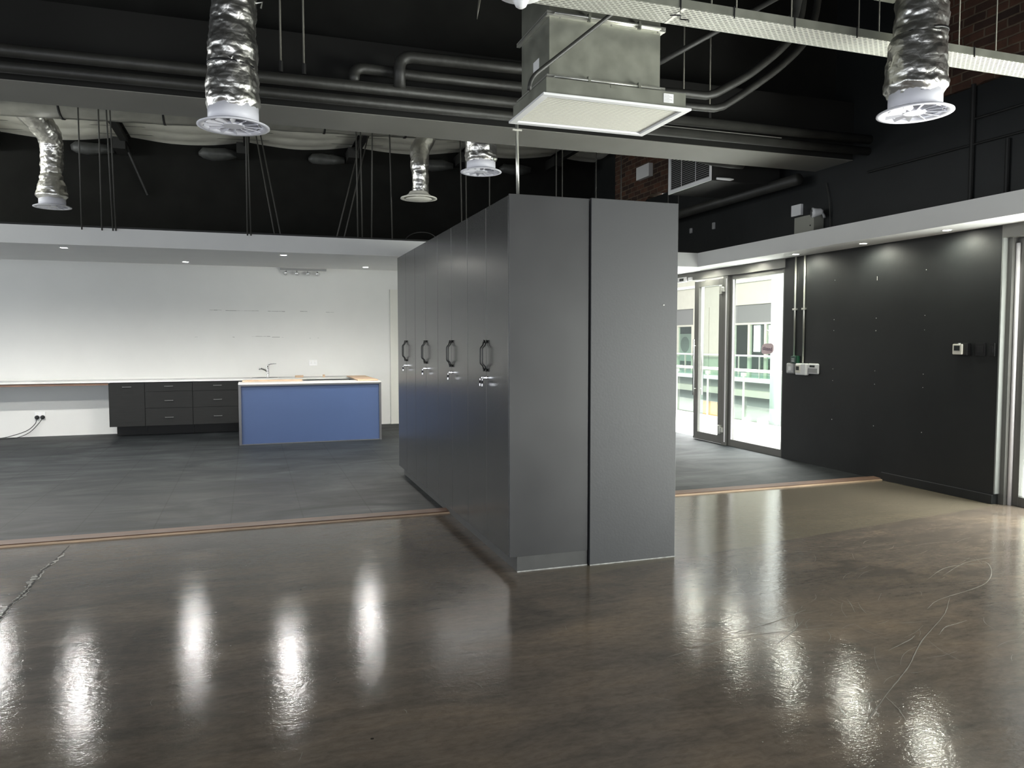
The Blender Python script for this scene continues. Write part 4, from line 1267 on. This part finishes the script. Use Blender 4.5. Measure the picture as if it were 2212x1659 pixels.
# horizontal galvanized ducts glimpsed at the very top
t = thing('supply_duct', 'galvanized duct underside at the very top above the cable tray', 'duct', (2.95, 5.6, 4.15))
MB().box((1.72, 4.9, 4.15), (3.15, 5.40, 4.55)).build('duct_box', M['galv'], t)
BOX('upper_link', M['galv'], (1.725, 4.33, 4.152), (2.475, 4.9, 4.55), t)
t = thing('supply_duct', 'galvanized duct corner at the top beside the upper right diffuser', 'duct', (4.8, 5.0, 4.2))
MB().box((4.3, 4.15, 4.2), (4.84, 4.84, 4.5)).build('duct_box', M['galv'], t)

# ================================================================ pipes in front of the beam
def pipe(name, pts, r, lab, grp=None, m='pipe'):
    o_ = MB().tube(pts, r, 14).build(name, M[m], smooth=True)
    return tag(o_, lab, 'pipe', grp)


pipe('lagged_pipe', [(XL, 6.9, 3.757), (XR, 6.9, 3.80)], .050, 'upper black lagged pipe running along the front of the beam', 'black pipes along the beam')
pipe('lagged_pipe', [(XL, 6.92, 3.645), (XR, 6.92, 3.675)], .046, 'lower black lagged pipe running along the front of the beam', 'black pipes along the beam')
tag(BOX('steel_channel', M['galvbright'], (2.6, 6.86, 3.705), (5.4, 6.87, 3.711)), 'bright thin steel channel between the two black pipes right of the air unit', 'channel')
pipe('lagged_pipe', [(.91, 6.93, 3.82)] + arc((.91, 6.93, 3.88), (.91, 6.93, 3.965), (1.02, 6.95, 3.965), 8) + [(1.5, 7.0, 3.97), (3.6, 7.04, 4.0)], .048, 'black pipe that rises from the beam pipes and turns right, left one', 'rising black pipes')
pipe('lagged_pipe', [(1.30, 6.86, 3.80)] + arc((1.30, 6.86, 3.97), (1.30, 6.86, 4.075), (1.42, 6.86, 4.08), 8) + [(2.0, 6.86, 4.09), (3.6, 6.86, 4.12)], .052, 'black pipe that rises from the beam pipes and turns right, taller one', 'rising black pipes')
# flexible black hoses curving up on the right
pipe('curved_hose', [(2.62, 6.0, 3.72), (3.9, 6.0, 3.74)] + spline([(4.0, 6.0, 3.77), (4.28, 6.0, 3.93), (4.48, 6.0, 4.07), (4.72, 6.0, 4.27), (4.87, 6.0, 4.46), (4.93, 6.0, 4.72), (4.93, 6.0, 5.1), (4.9, 6.0, 5.6)], 6), .037, 'black hose curving upwards beyond the tray, left one', 'curving black hoses')
pipe('curved_hose', [(2.7, 6.1, 3.64), (4.05, 6.1, 3.67)] + spline([(4.15, 6.1, 3.70), (4.40, 6.1, 3.86), (4.80, 6.1, 4.15), (5.08, 6.1, 4.44), (5.18, 6.1, 4.75), (5.2, 6.1, 5.1), (5.3, 6.1, 5.6)], 6), .034, 'black hose curving upwards beyond the tray, right one', 'curving black hoses')
pipe('slanting_brace', [(2.7, 5.3, 3.50), (4.3, 5.3, 4.45)], .022, 'thin black brace slanting up behind the cable tray', None, 'rafter')
for x, lab in ((.29, 'left of a pair above the beam pipes'), (.48, 'right of a pair above the beam pipes'), (4.22, 'just right of the return air unit'), (4.53, 'further right of the return air unit')):
    t = thing('pipe_hanger', 'pale threaded rod with a clamp, ' + lab, 'rod', (x, 6.9, 3.8), 'rods holding the beam pipes')
    MB().tube([(x, 6.9, 3.85), (x, 6.9, 5.6)], .009, 6).build('rod', M['rod'], t, smooth=True)
    MB().tube([(x, 6.9, 3.84), (x, 6.9, 3.93)], .019, 8).build('clamp', M['rafter'], t)

# ================================================================ rods holding the kitchen canopy
RODS = [((-1.75, 9.63, 2.79), (-1.75, 9.63, 4.95), 'far left, near the hourglass duct'), ((-1.55, 9.63, 2.79), (-1.55, 9.63, 4.95), 'far left, second of the group'),
        ((-1.44, 9.63, 2.79), (-1.49, 9.63, 4.95), 'far left, third of the group'), ((-1.41, 9.63, 2.79), (-1.45, 9.63, 4.95), 'far left, fourth of the group'),
        ((-.01, 9.63, 2.80), (0.0, 9.63, 4.95), 'vertical, left one of the middle pair'), ((.03, 9.63, 2.80), (0.0, 9.63, 4.95), 'vertical, right one of the middle pair'),
        ((.30, 9.66, 2.82), (0.03, 11.0, 4.9), 'slanting, left one below the middle rafter'), ((.37, 9.66, 2.82), (0.08, 11.0, 4.9), 'slanting, right one below the middle rafter'),
        ((1.03, 9.66, 2.82), (1.66, 11.0, 4.9), 'slanting, left one towards the right rafter'), ((1.12, 9.66, 2.82), (1.74, 11.0, 4.9), 'slanting, right one towards the right rafter'),
        ((1.29, 9.66, 2.82), (1.31, 9.9, 4.95), 'vertical, left of the bell-shaped valve'), ((1.35, 9.70, 2.82), (1.37, 9.94, 4.95), 'vertical, thicker, left of the bell-shaped valve'),
        ((1.46, 9.66, 2.82), (1.50, 9.7, 4.95), 'vertical, close left of the bell-shaped valve'), ((1.72, 9.66, 2.82), (1.69, 9.7, 4.95), 'vertical, closest left of the bell-shaped valve'),
        ((2.67, 9.8, 2.82), (2.64, 9.8, 4.95), 'left one under the short swirl diffuser'), ((2.73, 9.8, 2.82), (2.72, 9.8, 4.95), 'right one under the short swirl diffuser'),
        ((3.05, 9.8, 2.82), (3.05, 9.8, 4.95), 'right of the short swirl diffuser'), ((4.01, 9.8, 2.82), (4.01, 9.8, 4.95), 'above the cupboard end, left one'),
        ((4.10, 9.8, 2.82), (4.10, 9.8, 4.95), 'above the cupboard end, right one'), ((4.61, 9.8, 2.82), (4.61, 9.8, 4.95), 'above the column'),
        ((5.0, 9.8, 2.82), (5.0, 9.8, 4.95), 'in front of the far brick patch'), ((5.76, 9.8, 2.82), (5.76, 9.8, 4.95), 'left one below the white wall grille'),
        ((5.93, 9.8, 2.82), (5.93, 9.8, 4.95), 'right one below the white wall grille')]
for a, b, lab in RODS:
    o_ = MB().tube([a, b], .0085, 6).build('hanging_rod', M['rodblack'], smooth=True)
    tag(o_, 'thin dark rod holding the kitchen ceiling, ' + lab, 'rod', 'rods holding the kitchen ceiling')
tag(MB().tube(spline([(1.86, 9.66, 2.80), (1.95, 9.7, 2.90), (2.1, 9.75, 2.95), (2.25, 9.75, 2.93), (2.38, 9.8, 2.83)], 6), .006, 6).build('loose_cable', M['cable'], smooth=True), 'thin black cable looping over the kitchen ceiling edge by the cupboards', 'cable')

# white wall grille beyond the beam
t = thing('wall_grille', 'white framed louvred grille hanging beyond the beam above the column', 'grille', (5.5, 8.8, 3.6))
gx = 5.5
gy0, gy1, gz0, gz1 = 8.31, 9.33, 3.555, 4.15
fw = .05
mb = MB().box((gx - .02, gy0, gz0), (gx, gy1, gz0 + fw)).box((gx - .02, gy0, gz1 - fw), (gx, gy1, gz1)).box((gx - .02, gy0, gz0 + fw), (gx, gy0 + fw * .6, gz1 - fw)).box((gx - .02, gy1 - fw, gz0 + fw), (gx, gy1, gz1 - fw))
mb.build('frame', M['plastic'], t, bevel=.003)
mb = MB()
z = gz0 + fw + .01
while z < gz1 - fw:
    mt = Matrix.Translation((gx - .006, 0, z)) @ Matrix.Rotation(R(-20), 4, 'Y')
    mb.box((-.007, gy0 + fw * .6, -.001), (.007, gy1 - fw, .001), mt)
    z += .026
mb.build('louvres', M['plastic'], t)
for y in (8.65, 8.99):
    MB().box((gx - .022, y - .004, gz0 + fw), (gx - .018, y + .004, gz1 - fw)).build('divider', M['plastic'], t)
BOX('duct_box', M['rafter'], (gx + .012, gy0, gz0), (XR - .1, gy1, gz1), t, label='black box behind the grille')
tag(MB().tube(spline([(5.2, 8.8, 4.2), (5.25, 8.5, 3.95), (5.35, 8.3, 3.80), (5.6, 8.1, 3.72), (5.8, 8.1, 3.72)], 8), .05, 12).build('curved_hose', M['pipe'], smooth=True), 'thick black hose crossing the white wall grille', 'hose')
tag(MB().tube([(5.55, 8.28, 3.575), (5.75, 8.28, 3.575), (5.80, 8.28, 3.58)], [.014, .018, .006], 8).build('foil_tab', M['plastic'], smooth=True), 'pale tab sticking out at the lower corner of the white wall grille', 'tab')
tag(BOX('cable_box', M['plastic'], (XR - .1, 11.75, 4.38), (XR - .02, 12.2, 4.60)), 'white box above the far brick patch', 'box')

# ================================================================ outside: atrium balcony and the far side
bal = struct(BOX('balcony_floor', M['outwhite'], (XR + .2, YF, -.25), (9.05, 40, -.005)), 'bright white balcony floor outside the glass')
t = thing('balcony_railing', 'glass balcony railing with steel posts and a pale handrail', 'railing', (9.0, 16, 0))
MB().tube([(9.0, YF, .98), (9.0, 40, .98)], .028, 10).build('handrail', M['railwood'], t, smooth=True)
for k in range(12):
    y = 11.2 + 1.22 * k
    p_ = BOX('post', M['galvbright'], (8.985, y - .012, 0), (9.015, y + .012, .88), t)
    MB().box((8.97, y - .05, .86), (9.03, y + .05, .93)).build('bracket', M['galvbright'], p_)
BOX('glass_panels', M['glassgreen'], (9.02, YF, .02), (9.03, 40, .90), t)
tag(MB().tube([(10.0, 12.73, -5), (10.0, 12.73, 5.5)], .125, 24).build('round_column', mat('pale_grey_column', (.26, .27, .265), .5), smooth=True), 'pale round column standing beyond the balcony railing', 'column')
tag(MB().tube([(10.05, 15.6, -5), (10.05, 15.6, 5.5)], .10, 20).build('round_column', mat('grey_column', (.20, .205, .20), .5), smooth=True), 'slim grey column seen through the glazed door leaf', 'column')

FX = 19.8
b = thing('opposite_building', 'pale gallery and shopfronts on the far side of the atrium', 'building', (FX + 3, 30, -8))
BOX('upper_wall', M['outcream'], (FX, -4, 3.06), (FX + .3, 60, 8), b)
BOX('upper_band', M['outwhite'], (FX - .08, -4, 4.0), (FX, 60, 4.12), b)
MB().box((FX - .3, -4, -.17), (FX + 8, 60, .0)).build('gallery_slab', M['outwhite'], b)
BOX('slab_recess', M['outgrey'], (FX, -4, -.52), (FX + .3, 60, -.17), b)
BOX('lower_band', M['outcream'], (FX - .3, -4, -.78), (FX + 8, 60, -.52), b)
BOX('lower_wall', M['outgrey'], (FX, -4, -1.2), (FX + .3, 60, -.78), b)
BOX('lower_shopfront', mat('green_grey_shopfront', (.30, .33, .27), .5), (FX + .2, -4, -8), (FX + .5, 60, -1.2), b)
BOX('shop_back', M['outdark'], (FX + 4, -4, 0), (FX + 4.2, 60, 3.06), b)
for ya, yb in ((30.0, 31.3), (28.9, 29.95), (-4, 12), (35.5, 37)):
    BOX('pier', M['outcream'], (FX, ya, 0), (FX + .3, yb, 3.06), b)
for ya, yb in ((31.4, 35.4), (24.9, 28.15), (20.5, 24.3), (15.8, 20.1)):
    bl = BOX('roller_blind', M['blind'], (FX + .05, ya, 2.30), (FX + .09, yb, 3.06), b)
    BOX('blind_bar', M['outcream'], (FX + .03, ya, 2.22), (FX + .11, yb, 2.30), bl)
    wn = BOX('shop_glass', M['glassgreen'], (FX + .06, ya, 0), (FX + .08, yb, 2.22), b)
    n_ = 3
    for k in range(n_ + 1):
        y = ya + (yb - ya) * k / n_
        BOX('mullion', M['outcream'], (FX + .02, y - .07, 0), (FX + .14, y + .07, 2.3), wn)
for ya, yb in ((27.3, 27.75), (26.5, 26.85)):
    BOX('lit_window', M['litwindow'], (FX + 3.9, ya + 4.2, 1.0), (FX + 3.95, yb + 4.2, 2.3), b)
for k, (ya, yb) in enumerate(((27.2, 27.5), (26.2, 26.5), (25.8, 26.1), (31.0, 31.3))):
    BOX('lower_lit_window', M['litwindow'], (FX + .1, ya, -2.1), (FX + .18, yb, -1.75), b)
for ya in (22.8, 24.0, 21.4, 25.0):
    w_ = BOX('lower_window', M['outdark'], (FX + .12, ya, -4.2), (FX + .19, ya + .8, -1.7), b)
    for z in (-3.4, -2.9, -2.4):
        BOX('shelf', M['outcream'], (FX + .08, ya, z), (FX + .12, ya + .8, z + .08), w_)
tag(BOX('orange_panel', M['orange'], (FX + .1, 29.4, -2.6), (FX + .18, 30.6, -.9)), 'orange lit wall panel on the floor below across the atrium', 'panel')
t = thing('framed_picture', 'large pale framed picture in the far shop across the atrium', 'picture', (FX + 1.5, 33, 0.4))
BOX('frame', M['art'], (FX + 1.5, 33.6, .5), (FX + 1.55, 35.2, 1.9), t)
MB().tube([(FX + 1.48, 34.4, 1.35), (FX + 1.49, 34.4, 1.35)], .4, 20).build('printed_shape', M['artdark'], t)
t = thing('gallery_railing', 'glass railing along the gallery on the far side of the atrium', 'railing', (FX - .25, 28, 0))
MB().tube([(FX - .2, -4, .92), (FX - .2, 60, .92)], .04, 8).build('handrail', M['plastic'], t)
BOX('glass_panels', M['glassgreen'], (FX - .2, -4, 0.02), (FX - .18, 60, .85), t)
for k in range(14):
    BOX('post', M['galvbright'], (FX - .22, 19 + 1.4 * k, 0), (FX - .17, 19.05 + 1.4 * k, .92), t)
for y in (26.2, 24.8):
    tt = thing('cafe_table', 'small pale table in the far shop, ' + ('left one' if y > 26 else 'right one'), 'table', (FX + 1.4, y, 0), 'tables in the far shop')
    BOX('table_top', M['outwhite'], (FX + 1.0, y, .78), (FX + 1.8, y + 1.0, .83), tt)
    MB().tube([(FX + 1.4, y + .1, 0), (FX + 1.4, y + .35, .78)], .03, 6).build('leg', M['outwhite'], tt)
    MB().tube([(FX + 1.4, y + .9, 0), (FX + 1.4, y + .65, .78)], .03, 6).build('leg', M['outwhite'], tt)
struct(BOX('atrium_floor', M['outgrey'], (XR + .2, -4, -8.1), (30, 60, -8)))
struct(BOX('atrium_end', M['outcream'], (XR + .2, 58, -8), (30, 58.3, 8)))
bpy.context.view_layer.update()
